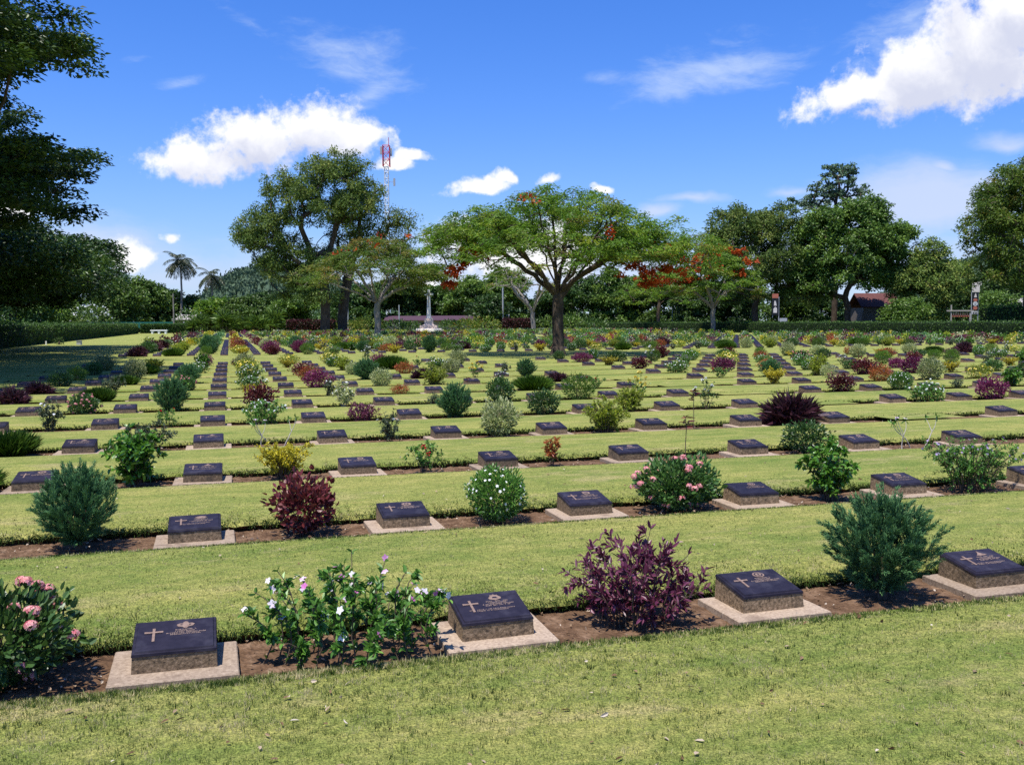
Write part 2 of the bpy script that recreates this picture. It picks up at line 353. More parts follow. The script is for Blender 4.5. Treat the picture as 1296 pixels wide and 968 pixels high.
sc.view_settings.view_transform = 'Standard'; sc.view_settings.look = 'None'
sc.view_settings.exposure = 0.5; sc.view_settings.gamma = 1
cy = sc.cycles; cy.max_bounces = 6; cy.diffuse_bounces = 3; cy.glossy_bounces = 2; cy.transmission_bounces = 3; cy.transparent_max_bounces = 4
cy.use_denoising = False; cy.caustics_reflective = False; cy.caustics_refractive = False
cy.sample_clamp_indirect = 4

# ------------------------------------------------------------------ layout of the cemetery
CX0, CDX = -.285, 1.570                 # stone columns
ROWS1 = [4.71 + 2.761*j for j in range(13)]
ROWS2 = [49.5 + 2.761*j for j in range(16)]
ROWS3 = [112.5 + 2.761*j for j in range(16)]
XL, XR = -6.0, 63.0
def colx(i): return CX0 + CDX*i + (.12 if i > 7 else 0)
def lane(i, j): return i == 7 and j >= 3 and j < 13
BED0, BED1 = -.265, .33

# ---- ground sheets
def gmat():
    m, nt_, out = mat_base('far_ground'); l = nt_.links.new
    t = nd(nt_, 'ShaderNodeTexCoord'); n = nd(nt_, 'ShaderNodeTexNoise'); n.inputs['Scale'].default_value = .06; n.inputs['Detail'].default_value = 8
    l(t.outputs['Object'], n.inputs[0]); p = nd(nt_, 'ShaderNodeBsdfPrincipled'); p.inputs['Roughness'].default_value = 1
    l(ramp(nt_, n.outputs[0], [(.35, (.045,.065,.020)), (.65, (.11,.115,.045))]), p.inputs[0]); l(p.outputs[0], out.inputs[0]); return m
g = MB(); g.add([(-2500,-300,-.12),(2500,-300,-.12),(2500,4000,-.12),(-2500,4000,-.12)], [(0,1,2,3)])
tag(obj('ground', g, gmat()), kind='structure')

def soilmat():
    m, nt_, out = mat_base('soil'); l = nt_.links.new
    t = nd(nt_, 'ShaderNodeTexCoord')
    n = nd(nt_, 'ShaderNodeTexNoise'); n.inputs['Scale'].default_value = 9; n.inputs['Detail'].default_value = 12; n.inputs['Roughness'].default_value = .72
    l(t.outputs['Object'], n.inputs[0])
    v = nd(nt_, 'ShaderNodeTexVoronoi'); v.inputs['Scale'].default_value = 45; l(t.outputs['Object'], v.inputs[0])
    p = nd(nt_, 'ShaderNodeBsdfPrincipled'); p.inputs['Roughness'].default_value = 1; p.inputs['Specular IOR Level'].default_value = .1
    l(ramp(nt_, n.outputs[0], [(.32, (.055,.031,.018)), (.5, (.135,.078,.044)), (.68, (.25,.16,.10))]), p.inputs[0])
    b = nd(nt_, 'ShaderNodeBump'); b.inputs['Strength'].default_value = .9; b.inputs['Distance'].default_value = .02
    mx = nd(nt_, 'ShaderNodeMath', operation='ADD'); l(n.outputs[0], mx.inputs[0]); l(v.outputs[0], mx.inputs[1]); l(mx.outputs[0], b.inputs['Height'])
    l(b.outputs[0], p.inputs['Normal']); l(p.outputs[0], out.inputs[0]); return m
M['soil'] = soilmat()
def grid(mb, x0, x1, y0, y1, nx, ny, zf, mat=0, jit=None):
    xs = np.linspace(x0, x1, nx); ys = np.linspace(y0, y1, ny)
    X, Y = np.meshgrid(xs, ys); Z = zf(X, Y)
    v = np.stack([X, Y, Z], -1).reshape(-1, 3)
    i = (np.arange(ny-1)[:, None]*nx + np.arange(nx-1)[None]).ravel()
    mb.add(v, np.stack([i, i+1, i+nx+1, i+nx], -1), mat, .5, True)
def wob(X, Y, s, k):
    return (np.sin(X*s*1.31+k) * np.sin(Y*s*1.7+k*2.1) + np.sin(X*s*2.9+Y*s*1.1+k*.7)*.6 + np.sin(Y*s*3.7-X*s*2.3+k*1.9)*.4) / 2
soil = MB()
for b, rows in enumerate((ROWS1, ROWS2, ROWS3)):
    for j, y in enumerate(rows):
        x1 = min(XR, 1.15*y + 5) if b == 0 else XR
        n = int((x1 - XL) / (.035 if b == 0 and j < 3 else .3 if b == 0 else 3))
        grid(soil, XL, x1, y+BED0-.06, y+BED1+.06, n, 16 if (b == 0 and j < 3) else 4, lambda X, Y: -.040 + .007*wob(X, Y, 14, 1) + .006*wob(X, Y, 43, 2) + R.normal(0, .0022, X.shape))
tag(obj('soil_bed', soil, M['soil']), kind='structure')

def lawnmat():
    m, nt_, out = mat_base('lawn'); l = nt_.links.new
    t = nd(nt_, 'ShaderNodeTexCoord'); O = t.outputs['Object']
    def no(scale, det, rough=.6, st=None):
        s = O
        if st: mp_ = nd(nt_, 'ShaderNodeMapping'); mp_.inputs['Scale'].default_value = st; l(O, mp_.inputs[0]); s = mp_.outputs[0]
        n = nd(nt_, 'ShaderNodeTexNoise'); n.inputs['Scale'].default_value = scale; n.inputs['Detail'].default_value = det; n.inputs['Roughness'].default_value = rough
        l(s, n.inputs[0]); return n.outputs[0]
    fine = no(105, 4, .72, (1, .8, 1)); tuft_ = no(30, 5, .72, (1, .9, 1)); mid = no(4.2, 6, .7, (.6, 1.3, 1)); big = no(.55, 5, .65, (.45, 1.5, 1)); dry_ = no(1.15, 6, .7, (.6, 1.4, 1))
    def mix_(f, a_, b_, mode='MIX'):
        m_ = nd(nt_, 'ShaderNodeMix', data_type='RGBA', blend_type=mode)
        if isinstance(f, float): m_.inputs[0].default_value = f
        else: l(f, m_.inputs[0])
        for q, v_ in ((6, a_), (7, b_)):
            if isinstance(v_, tuple): m_.inputs[q].default_value = (*v_, 1)
            else: l(v_, m_.inputs[q])
        return m_.outputs[2]
    c2 = ramp(nt_, mid, [(.36, (.136,.194,.038)), (.5, (.234,.258,.062)), (.64, (.370,.344,.110))])
    c3 = ramp(nt_, big, [(.40, (.148,.204,.040)), (.60, (.356,.330,.092))])
    c = mix_(.45, c2, c3)
    fd = ramp(nt_, dry_, [(.56, (0, 0, 0)), (.68, (.62, .62, .62))]); c = mix_(fd, c, (.420,.335,.165))          # dry, thatchy patches
    g1 = ramp(nt_, fine, [(.39, (.46, .48, .46)), (.5, (.91, .91, .91)), (.61, (1.30, 1.28, 1.24))])
    g2 = ramp(nt_, tuft_, [(.38, (.72, .75, .70)), (.5, (.98, .98, .98)), (.62, (1.22, 1.18, 1.14))])
    c = mix_(1.0, mix_(1.0, c, g1, 'MULTIPLY'), g2, 'MULTIPLY')
    p = nd(nt_, 'ShaderNodeBsdfPrincipled'); p.inputs['Roughness'].default_value = .95; p.inputs['Specular IOR Level'].default_value = .12
    l(c, p.inputs[0])
    b = nd(nt_, 'ShaderNodeBump'); b.inputs['Strength'].default_value = .8; b.inputs['Distance'].default_value = .02
    l(fine, b.inputs['Height']); l(b.outputs[0], p.inputs['Normal']); l(p.outputs[0], out.inputs[0]); return m
M['lawn'] = lawnmat()
lawn = MB()
LZ = .030
def lawn_strip(x0, x1, y0, y1, front, back, dx):
    """turf sheet y0..y1; front = a cut lip facing the bed before it, back = slopes down to the bed behind it"""
    nx = max(2, int((x1-x0)/dx)+1); xs = np.linspace(x0, x1, nx)
    prof = []
    if front: prof += [(.050, -.06, .25), (.035, -.03, .6), (-.010, .000, 1), (.006, LZ-.004, 1), (.04, LZ, .5)]
    else: prof += [(0, LZ, 0)]
    W = y1 - y0
    if W > 1: prof += [(W*.3, LZ+.006, 0), (W*.6, LZ+.008, 0)]
    if back: prof += [(W-.22, LZ+.004, 0), (W-.09, .010, .4), (W-.015, -.010, 1), (W, -.05, 1)]
    else: prof += [(W, LZ, 0)]
    rows = []
    jit = wob(xs, xs*0+y0, 4.3, y0) * .018 + R.normal(0, .006, nx)
    jit2 = wob(xs, xs*0+y1, 4.1, y1) * .014 + R.normal(0, .005, nx)
    jit[[0, -1]] = 0; jit2[[0, -1]] = 0
    for (dy, z, k) in prof:
        jj = jit if dy < W*.5 else jit2
        zz = np.full(nx, z) + (R.normal(0, .004, nx) if k else 0)
        rows.append(np.stack([xs, np.full(nx, y0+dy) + jj*k, zz], -1))
    v = np.stack(rows).reshape(-1, 3); i = (np.arange(len(prof)-1)[:, None]*nx + np.arange(nx-1)[None]).ravel()
    F_ = np.stack([i, i+1, i+nx+1, i+nx], -1); c_ = 2*(nx-1) if front else 0
    if c_: lawn.add(v, F_[:c_], 1, .5, True); lawn.add(v, F_[c_:], 0, .5, True)
    else: lawn.add(v, F_, 0, .5, True)
lawn_strip(-16.0, 66.5, -8, 1.5, False, False, 6)
lawn_strip(XL, 22, 1.5, ROWS1[0]+BED0, False, True, .03); lawn_strip(-16.0, XL, 1.5, ROWS1[0]+BED0, False, False, 4); lawn_strip(22, 66.5, 1.5, ROWS1[0]+BED0, False, False, 4)
allrows = [(y, 0) for y in ROWS1] + [(y, 1) for y in ROWS2] + [(y, 2) for y in ROWS3]
lx0, lx1 = colx(7)-.62, colx(7)+.70
for k, (y, b) in enumerate(allrows):
    nxt = allrows[k+1][0]+BED0 if k+1 < len(allrows) else 215.
    dx = .04 if k < 3 else .12 if b == 0 else 2.
    lawn_strip(XL, XR, y+BED1, nxt, True, k+1 < len(allrows), dx)
    ll, lr = (-6.25 if y < 60 else -6.25), XL
    lawn_strip(-16.0, XL, y+BED1, nxt, False, False, 4); lawn_strip(XR, 66.5, y+BED1, nxt, False, False, 4)
    lawn_strip(-16.0, XL, y+BED0, y+BED1, False, False, 4); lawn_strip(XR, 66.5, y+BED0, y+BED1, False, False, 4)
    if b == 0 and k >= 3: lawn_strip(lx0, lx1, y+BED0, y+BED1, False, False, .3)
tag(obj('lawn', lawn, [M['lawn'], M['soil']]), kind='structure')

# grass blades on the near turf: shorter and denser than any pixel, they give the lawn its nap
def on_turf(x, y):
    ok = np.ones(len(x), bool)
    for j, r in enumerate(ROWS1):
        s = (y > r+BED0-.03+.02*np.sin(x*5+j)) & (y < r+BED1-.005+.015*np.sin(x*4+j*2)) & (x > XL)
        if j >= 3: s &= ~((x > lx0) & (x < lx1))
        ok &= ~s
    return ok
NB = 900000
# distance law: even out to 4.5 m, thinning as 1/d beyond
rr = np.sqrt(R.random(NB)*(4.5**2-1.9**2)+1.9**2); far_ = R.random(NB) < .58
rr = np.where(far_, 4.5*(13.5/4.5)**(R.random(NB)**1.0), rr)
th = YAW + (R.random(NB)-.5)*rad(72)
gx, gy = rr*np.sin(th), rr*np.cos(th)
ok = on_turf(gx, gy); gx, gy, rr = gx[ok], gy[ok], rr[ok]
n = len(gx)
zt = np.full(n, LZ)
for r in ROWS1:
    d = (r+BED0) - gy; k = (d > -.02) & (d < .24); zt[k] = LZ - .036*(1-np.clip(d[k]/.22, 0, 1))**1.6
az = R.random(n)*6.283; lean = R.normal(0, .8, n)
hgt = (.007 + .014*R.random(n)**1.3) * np.clip(1.12 - .085*(rr-3), .25, 1.1); wid = .0017 * (.7+.7*R.random(n)) * np.maximum(1, rr/3.4)
dx_, dy_ = np.cos(az), np.sin(az)
ax2 = az + 1.57 + R.normal(0, .5, n)
b0 = np.stack([gx + wid*np.cos(ax2), gy + wid*np.sin(ax2), zt-.004], -1); b1 = np.stack([gx - wid*np.cos(ax2), gy - wid*np.sin(ax2), zt-.004], -1)
patch = .46 + .18*wob(gx, gy, 2.2, 3) + .18*wob(gx, gy*2.5, .7, 5) + .20*wob(gx, gy, 9.5, 2) + .22*wob(gx, gy, 29, 7)
TB = R.normal(0, 1, (512, 512)); TC = R.normal(0, 1, (512, 512))
tuft = TB[(gx/.017).astype(int) % 512, (gy/.030).astype(int) % 512]*.27 + TC[(gx/.06).astype(int) % 512, (gy/.085).astype(int) % 512]*.17
dry = np.clip(wob(gx, gy, 1.35, 4)*wob(gx, gy, 5.1, 9)*2.6 - .25, 0, 1)*.6
gr = np.clip(patch + tuft + dry + R.normal(0, .26, n), 0, 1)
hgt = hgt*np.clip(1 + .35*TB[(gx/.022).astype(int) % 512, (gy/.030).astype(int) % 512], .45, 1.9)
tip = np.stack([gx + np.sin(lean)*hgt*1.1*dx_, gy + np.sin(lean)*hgt*1.1*dy_, zt + hgt*np.maximum(.35, np.cos(lean))], -1)
gb = MB(); gb.add(np.stack([b0, b1, tip], 1).reshape(-1, 3), np.arange(n*3).reshape(-1, 3), 0, np.repeat(gr, 3))
# longer fringe hanging over the cut edges of the nearer beds
for j in range(6):
    m_ = [15000, 15000, 14000, 12000, 10000, 9000][j]
    y = ROWS1[j]+BED1; x0, x1 = max(XL, -.45*y-.6), min(XR, 1.25*y+1)
    fx = R.uniform(x0, x1, m_); fy = y - .002 + .03*R.random(m_); fz = LZ - .038*R.random(m_)**1.2
    D = np.stack([R.normal(0, .5, m_), -np.abs(R.normal(.55, .4, m_)), R.normal(-.35, .6, m_)], -1)
    leaves(gb, np.stack([fx, fy, fz], -1), D, R.uniform(.02, .055, m_), .004*max(1, y/5), 0, rnd=np.clip(R.normal(.06, .14, m_), 0, 1))  # dark blade tone stands in for shade on the cut lip
M['blade'] = leafmat('grass_blade', [(.020,.043,.007), (.076,.126,.019), (.165,.210,.042), (.310,.312,.100), (.51,.43,.23)], .3, .6, .2, 0)
tag(obj('lawn_grass', gb, M['blade']), kind='stuff')

# fallen leaves, chips and crumbs on lawn and beds
fl = MB(); n = 900
rr = 2.3 + 9*R.random(n)**1.3; th = YAW + (R.random(n)-.5)*rad(74); x, y = rr*np.sin(th), rr*np.cos(th)
t = on_turf(x, y)
z = np.where(t, LZ+.018, -.026)
keep = (R.random(n) < np.where(t, .55, 1))
P = np.stack([x, y, z], -1)[keep]; n = len(P); D = rdir(n); D[:, 2] *= .25
leaves(fl, P, D, R.uniform(.014, .045, n), R.uniform(.008, .02, n), 0, True)
n = 3400; k = R.integers(0, 4, n); x = R.uniform(-2.5, 11, n); y = np.array(ROWS1)[k] + R.uniform(BED0, BED1, n)
P = np.stack([x, y, np.full(n, -.024)], -1); D = rdir(n); D[:, 2] *= .3
leaves(fl, P, D, R.uniform(.008, .035, n), R.uniform(.006, .018, n), 0, True)
tag(obj('fallen_leaves', fl, M['dry']), kind='stuff')

# ------------------------------------------------------------------ headstones
SW, SD, ST = .57, .47, .07            # base slab
PWD, PF, PB, HF, HB = .185, -.11, .205, .078, .130
def slab_mb():
    s = MB(); box(s, -SW/2, SW/2, -SD/2, SD/2, 0, ST-.006); box(s, -SW/2, SW/2, -SD/2, SD/2, ST-.0055, ST, top=(.006, .006)); return s
def pedestal_mb(n=10):
    s = MB(); t = .004
    for (xs, ys) in [((-PWD, PWD), (PF, PB))]:
        v = [(-PWD-t, PF-t, ST), (PWD+t, PF-t, ST), (PWD+t, PB+t, ST), (-PWD-t, PB+t, ST), (-PWD, PF, ST+HF), (PWD, PF, ST+HF), (PWD, PB, ST+HB), (-PWD, PB, ST+HB)]
        s.add(v, [(4,5,6,7),(0,1,5,4),(1,2,6,5),(2,3,7,6),(3,0,4,7)])
    return s
SL = math.hypot(PB-PF, HB-HF); ANG = math.atan2(HB-HF, PB-PF)
def slant(v):
    v = np.asarray(v, float); y, z = v[..., 1]+SL/2, v[..., 2]
    return np.stack([v[..., 0], PF + y*math.cos(ANG) - z*math.sin(ANG), ST+HF + y*math.sin(ANG) + z*math.cos(ANG)], -1)
def slbox(mb, x0, x1, y0, y1, z0, z1, mat=0, top=None):
    t = MB(); box(t, x0, x1, y0, y1, z0, z1, mat, top=top)
    for (v, r), (f, m, s) in zip(t.v, t.f): mb.add(slant(v), f, m)
PZ = .0185
def plaque_mb():
    s = MB(); slbox(s, -PWD-.004, PWD+.004, -SL/2-.004, SL/2+.003, .0005, .012, top=(.004, .004))
    slbox(s, -PWD+.010, PWD-.010, -SL/2+.012, SL/2-.010, .0125, PZ, top=(.004, .004)); return s
def poly(mb, pts, z0=PZ, z1=PZ+.003, mat=0):
    """raised relief with the outline pts on the plaque face"""
    p = np.asarray(pts, float); n = len(p); c = p.mean(0)
    v = np.concatenate([np.c_[p, np.full(n, z1)], [[c[0], c[1], z1]], np.c_[p, np.full(n, z0)]])
    mb.add(slant(v), [(i, (i+1) % n, n) for i in range(n)], mat)
    mb.add(slant(v), [(n+1+i, n+1+(i+1) % n, (i+1) % n, i) for i in range(n)], mat)
def cross_mb():
    s = MB(); x, y = -.098, .005
    a, b = .0075, .006
    poly(s, [(x-a*.8,y-.066),(x+a*.8,y-.066),(x+b,y+.018),(x+.042,y+.016),(x+.042,y+.032),(x+b,y+.030),(x+a*.9,y+.062),(x-a*.9,y+.062),(x-b,y+.030),(x-.042,y+.032),(x-.042,y+.016),(x-b,y+.018)]); return s
def emblem_mb(kind):
    s = MB(); X, Y = .045, .082
    a = np.linspace(0, 2*math.pi, 33)[:-1]
    def ring(r0, r1, sx=1, sy=1, n=0, amp=0):
        q = 1 + amp*np.cos(a*n)
        return np.c_[X + np.cos(a)*r1*sx*q, Y + np.sin(a)*r1*sy*q]
    if kind == 0:      # four-lobed badge with dark eyes
        poly(s, [(X-.006,Y-.032),(X+.006,Y-.032),(X+.014,Y-.018),(X+.034,Y-.012),(X+.042,Y+.006),(X+.028,Y+.018),(X+.014,Y+.016),(X+.010,Y+.030),(X,Y+.036),(X-.010,Y+.030),(X-.014,Y+.016),(X-.028,Y+.018),(X-.042,Y+.006),(X-.034,Y-.012),(X-.014,Y-.018)])
        for q in (-1, 1): poly(s, [(X+q*.020+.006*math.cos(t), Y+.002+.005*math.sin(t)) for t in np.linspace(0, 5.6, 8)], PZ+.003, PZ+.0036, 1)
    elif kind == 1:    # crowned shield
        poly(s, [(X-.030,Y-.022),(X-.012,Y-.028),(X,Y-.036),(X+.012,Y-.028),(X+.032,Y-.020),(X+.036,Y-.006),(X+.024,Y+.012),(X+.020,Y+.026),(X+.008,Y+.024),(X,Y+.034),(X-.008,Y+.024),(X-.020,Y+.026),(X-.022,Y+.010),(X-.034,Y-.004)])
        poly(s, [(X-.014,Y-.012),(X+.014,Y-.012),(X+.010,Y+.004),(X-.010,Y+.004)], PZ+.003, PZ+.0036, 1)
    elif kind == 2:    # round badge with rim
        poly(s, ring(0, .032, 1.1)); poly(s, ring(0, .024, 1.1), PZ+.003, PZ+.0036, 1); poly(s, ring(0, .017, 1.1), PZ+.0036, PZ+.0042)
        poly(s, [(X-.004,Y-.012),(X+.004,Y-.012),(X+.004,Y+.012),(X-.004,Y+.012)], PZ+.0042, PZ+.0048, 1)
    elif kind == 3:    # three-pointed badge
        poly(s, [(X-.040,Y-.022),(X-.012,Y-.028),(X+.014,Y-.026),(X+.040,Y-.018),(X+.020,Y-.006),(X+.008,Y+.010),(X,Y+.036),(X-.008,Y+.012),(X-.020,Y-.004)])
    elif kind == 4:    # rayed half sun
        t = np.linspace(-.15, math.pi+.15, 23); r = np.where(np.arange(23) % 2, .046, .030)
        poly(s, np.c_[X + np.cos(t)*r*1.05, Y-.016 + np.sin(t)*r*.95]); poly(s, [(X-.030,Y-.030),(X+.030,Y-.030),(X+.024,Y-.020),(X-.024,Y-.020)])
    elif kind == 5:    # wreath
        poly(s, ring(0, .034, 1.15, .95, 9, .08)); poly(s, ring(0, .018, 1.1, .9), PZ+.003, PZ+.0036, 1); poly(s, ring(0, .009), PZ+.0036, PZ+.0042)
    else:              # squared shield
        poly(s, [(X-.022,Y-.030),(X+.024,Y-.028),(X+.034,Y-.010),(X+.032,Y+.020),(X+.016,Y+.030),(X-.016,Y+.030),(X-.032,Y+.020),(X-.030,Y-.006)])
        poly(s, [(X-.016,Y-.012),(X+.016,Y-.012),(X+.018,Y+.008),(X-.018,Y+.008)], PZ+.003, PZ+.0036, 1)
    return s
def inscription_mb(seed, wide):
    """worn cast lettering: lines of letter-sized strokes, too small to read"""
    s = MB(); r = random.Random(seed)
    lines = [(.045, .034, r.uniform(.09, .12), .0105), (.045, .019, r.uniform(.08, .10), .0095), (.045, .004, r.uniform(.15, .18), .0095), (.045, -.010, r.uniform(.13, .16), .0095)]
    if wide: lines += [(.0, -.046, r.uniform(.22, .26), .0085), (.0, -.060, r.uniform(.14, .20), .0085)]
    seg = {'v0': (0, 0, .30, 1), 'v1': (.62, 0, .92, 1), 'vm': (.32, 0, .62, 1), 'h0': (0, 0, .92, .26), 'h1': (0, .38, .92, .62), 'h2': (0, .74, .92, 1)}
    glyphs = ['v0 h0', 'v0 v1 h1', 'v0 h2 h1', 'vm h2', 'v0 v1 h2 h1', 'v0 v1 h0 h2', 'vm', 'v0 h0 h1 h2', 'v0 v1 h2', 'v0 v1 h0']
    for cx, cyy, wd, hh in lines:
        x = cx - wd/2; cw = hh*.78
        while x < cx + wd/2:
            if r.random() < .14: x += cw*.9; continue
            for q in r.choice(glyphs).split():
                a, b, c, d = seg[q]; z = PZ + .0016
                v = slant([(x+a*cw*.9, cyy+b*hh, z), (x+c*cw*.9, cyy+b*hh, z), (x+c*cw*.9, cyy+d*hh, z), (x+a*cw*.9, cyy+d*hh, z)])
                s.add(v, [(0,1,2,3)])
            x += cw*1.12
    return s
me_slab = slab_mb().mesh('base_slab', [M['slab']]); me_ped = pedestal_mb().mesh('pedestal', [M['stone']])
me_plq = plaque_mb().mesh('plaque', [M['plaque']]); me_cross = cross_mb().mesh('cross', [M['bronze']])
me_emb = [emblem_mb(k).mesh('emblem', [M['bronze'], M['plaque']]) for k in range(7)]
me_ins = [inscription_mb(k, k % 2 == 0).mesh('inscription', [M['lettering']]) for k in range(8)]
# a whole stone as one mesh, for rows where its parts are only a pixel or two
mid = MB()
for a, mi in ((slab_mb(), 0), (pedestal_mb(), 1), (plaque_mb(), 2), (cross_mb(), 3)): mid.merge(a, None, {0: mi})
e5 = emblem_mb(5); mid.merge(e5, None, {0: 3, 1: 2}); mid.merge(inscription_mb(3, True), None, {0: 3})
me_mid = mid.mesh('headstone', [M['slab'], M['stone'], M['plaque'], M['bronze']])

def ordw(n):
    w_ = 'first second third fourth fifth sixth seventh eighth ninth tenth eleventh twelfth thirteenth fourteenth fifteenth sixteenth seventeenth eighteenth nineteenth'.split()
    if n <= 19: return w_[n-1]
    t_ = {2: 'twent', 3: 'thirt', 4: 'fort', 5: 'fift'}[n//10]
    return t_ + ('ieth' if n % 10 == 0 else 'y-' + w_[n % 10 - 1])
def rowname(b, j):
    if b == 0: return 'front row' if j == 0 else ordw(j+1) + ' row'
    return f'{ordw(j+1)} row of far block' if b == 1 else f'{ordw(j+1)} row of farthest block'
SPOTS = []   # (depth, block, row, col, x, y)
for b, rows in enumerate((ROWS1, ROWS2, ROWS3)):
    for j, y in enumerate(rows):
        for i in range(-4, 45):
            if b == 0 and lane(i, j): continue
            if b == 0 and i < -3: continue
            x = colx(i)
            if x > XR-1 or x < XL+.6: continue
            px, py, d = project(x, y-.1)
            mg = .3*FPX/d
            if -mg < px < PW+mg: SPOTS.append((d, b, j, i, x, y))
SPOTS.sort()
SEL = {(s[1], s[2], s[3]) for s in SPOTS[:300]}

# ------------------------------------------------------------------ bed plants
def stems(mb, n, r0, pts, rr=.005, bend=.3, k=5):
    """curved stems from the base to given end points"""
    out = []
    for p in pts:
        k0 = min(.88, r0*2.); b = np.array([p[0]*k0 + R.normal(0, .012), p[1]*k0 + R.normal(0, .012), -.03])
        c = b*.6 + p*.4; c[:2] *= (1-bend); c[2] = p[2]*.6
        t = np.linspace(0, 1, 7)[:, None]
        q = (1-t)**2*b + 2*t*(1-t)*c + t*t*p
        q += R.normal(0, .006, q.shape)*np.sin(t*math.pi)
        tube(mb, q, np.linspace(rr, rr*.45, 7), k); out.append(q)
    return out
def dome(n, rx, ry, h, z0, lump=.18, inner=.35, seed=0):
    """points through a lumpy dome, denser to the outside"""
    d = rdir(n); u = R.random(n)**inner
    ph = np.arctan2(d[:, 1], d[:, 0]); s = 1 + lump*np.sin(ph*3+seed)*np.cos(d[:, 2]*4+seed*2) + lump*.6*np.sin(ph*7+d[:, 2]*6+seed*3)
    return np.stack([d[:, 0]*rx*u*s, d[:, 1]*ry*u*s, z0 + (d[:, 2]*.5+.5)*(h-z0)*np.where(d[:, 2] > 0, .5+.5*u*s, 1) ], -1), d
def petals(mb, P, Nn, r, mat=0, n=5, w=.75):
    """flat flowers of n petals, one per point"""
    P = np.asarray(P, float); Nn = unit(np.asarray(Nn, float)); m = len(P)
    a = unit(np.cross(Nn, np.array([.3, .2, 1.]))); b = np.cross(Nn, a)
    r = np.broadcast_to(r, (m,)); o = R.random(m)*6.28; rn = R.random(m)
    for k in range(n):
        t = o + k*2*math.pi/n
        D = a*np.cos(t)[:, None] + b*np.sin(t)[:, None] + Nn*.15
        leaves(mb, P, D, r, r*w, mat, True, N=Nn, fold=.02, droop=.12, rnd=np.clip(rn + R.normal(0, .1, m), 0, 1))
def balls(mb, P, r, m=34, mat=0):
    """clustered flower heads: little domes of many small florets"""
    for p in P:
        d = rdir(m, .9); q = p + d*r*np.array([1, 1, .75])
        petals(mb, q, d, r*.36, mat, 4, .8)
class FL(MB):
    """flowers of one plant, each kept apart as well"""
    def __init__(s): super().__init__(); s.one = []
    def put(s, m): s.one.append(m); s.merge(m)
def new(): return {'stem': MB(), 'foliage': MB(), 'flower': FL()}
def bloom(o, P, N, r, kind):
    for p, n_ in zip(P, N):
        m = MB()
        if kind == 'ball': balls(m, [p], r)
        elif kind == 'rose':
            d = rdir(16, .6); leaves(m, p + d*r*.15, d, r, r*.9, 0, True, fold=.3, droop=-.2)
        else: petals(m, [p], [n_], r*R.uniform(.8, 1.2), 0, 5, .8)
        o['flower'].put(m)

def g_juniper(seed, h=.68, r=.31, npl=620, hi=True):
    o = new(); z0 = .07
    pts = []
    for s in range(7):
        a = s*.9+seed; pts.append(np.array([math.cos(a)*r*.45, math.sin(a)*r*.45, h*.5]))
    stems(o['stem'], 7, .04, pts, .013, .5)
    stems(o['stem'], 1, .01, [np.array([0, 0, h*.55])], .022, .2)
    d = rdir(npl, .15); u = R.random(npl)**.46
    ph = np.arctan2(d[:, 1], d[:, 0]); lum = 1 + .10*np.sin(ph*4+seed) + .07*np.sin(ph*9+d[:, 2]*7+seed)
    # narrow at the foot, widest a little above the middle
    zz = d[:, 2]*.5+.5
    prof = np.interp(zz, [0, .12, .35, .6, .85, 1], [.46, .76, 1.02, 1.06, .98, .82])
    hor = unit(np.c_[d[:, :2], np.zeros(npl)])
    sr = np.sqrt(np.maximum(0, 1-(2*zz-1)**2))
    base = hor*(r*prof*np.maximum(sr, .35)*u*lum)[:, None]*.86; base[:, 2] = z0 + zz*(h-z0)*.92*(.55+.45*u) - .02
    ax = unit(hor*(.75*u*(1-zz*.5))[:, None] + np.array([0, 0, 1.])*(.30+.60*zz)[:, None] + R.normal(0, .22, (npl, 3)))
    ln = R.uniform(.07, .125, npl)*h/.68
    m = 66
    for k in range(npl):
        t = R.random(m)**.8; P = base[k] + ax[k]*ln[k]*t[:, None] + R.normal(0, .006, (m, 3))
        D = ax[k]*1.15 + rdir(m)*(.75*(1-t*.45))[:, None]
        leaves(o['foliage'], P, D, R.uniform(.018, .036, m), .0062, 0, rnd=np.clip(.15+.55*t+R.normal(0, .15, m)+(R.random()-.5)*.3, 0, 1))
    return o
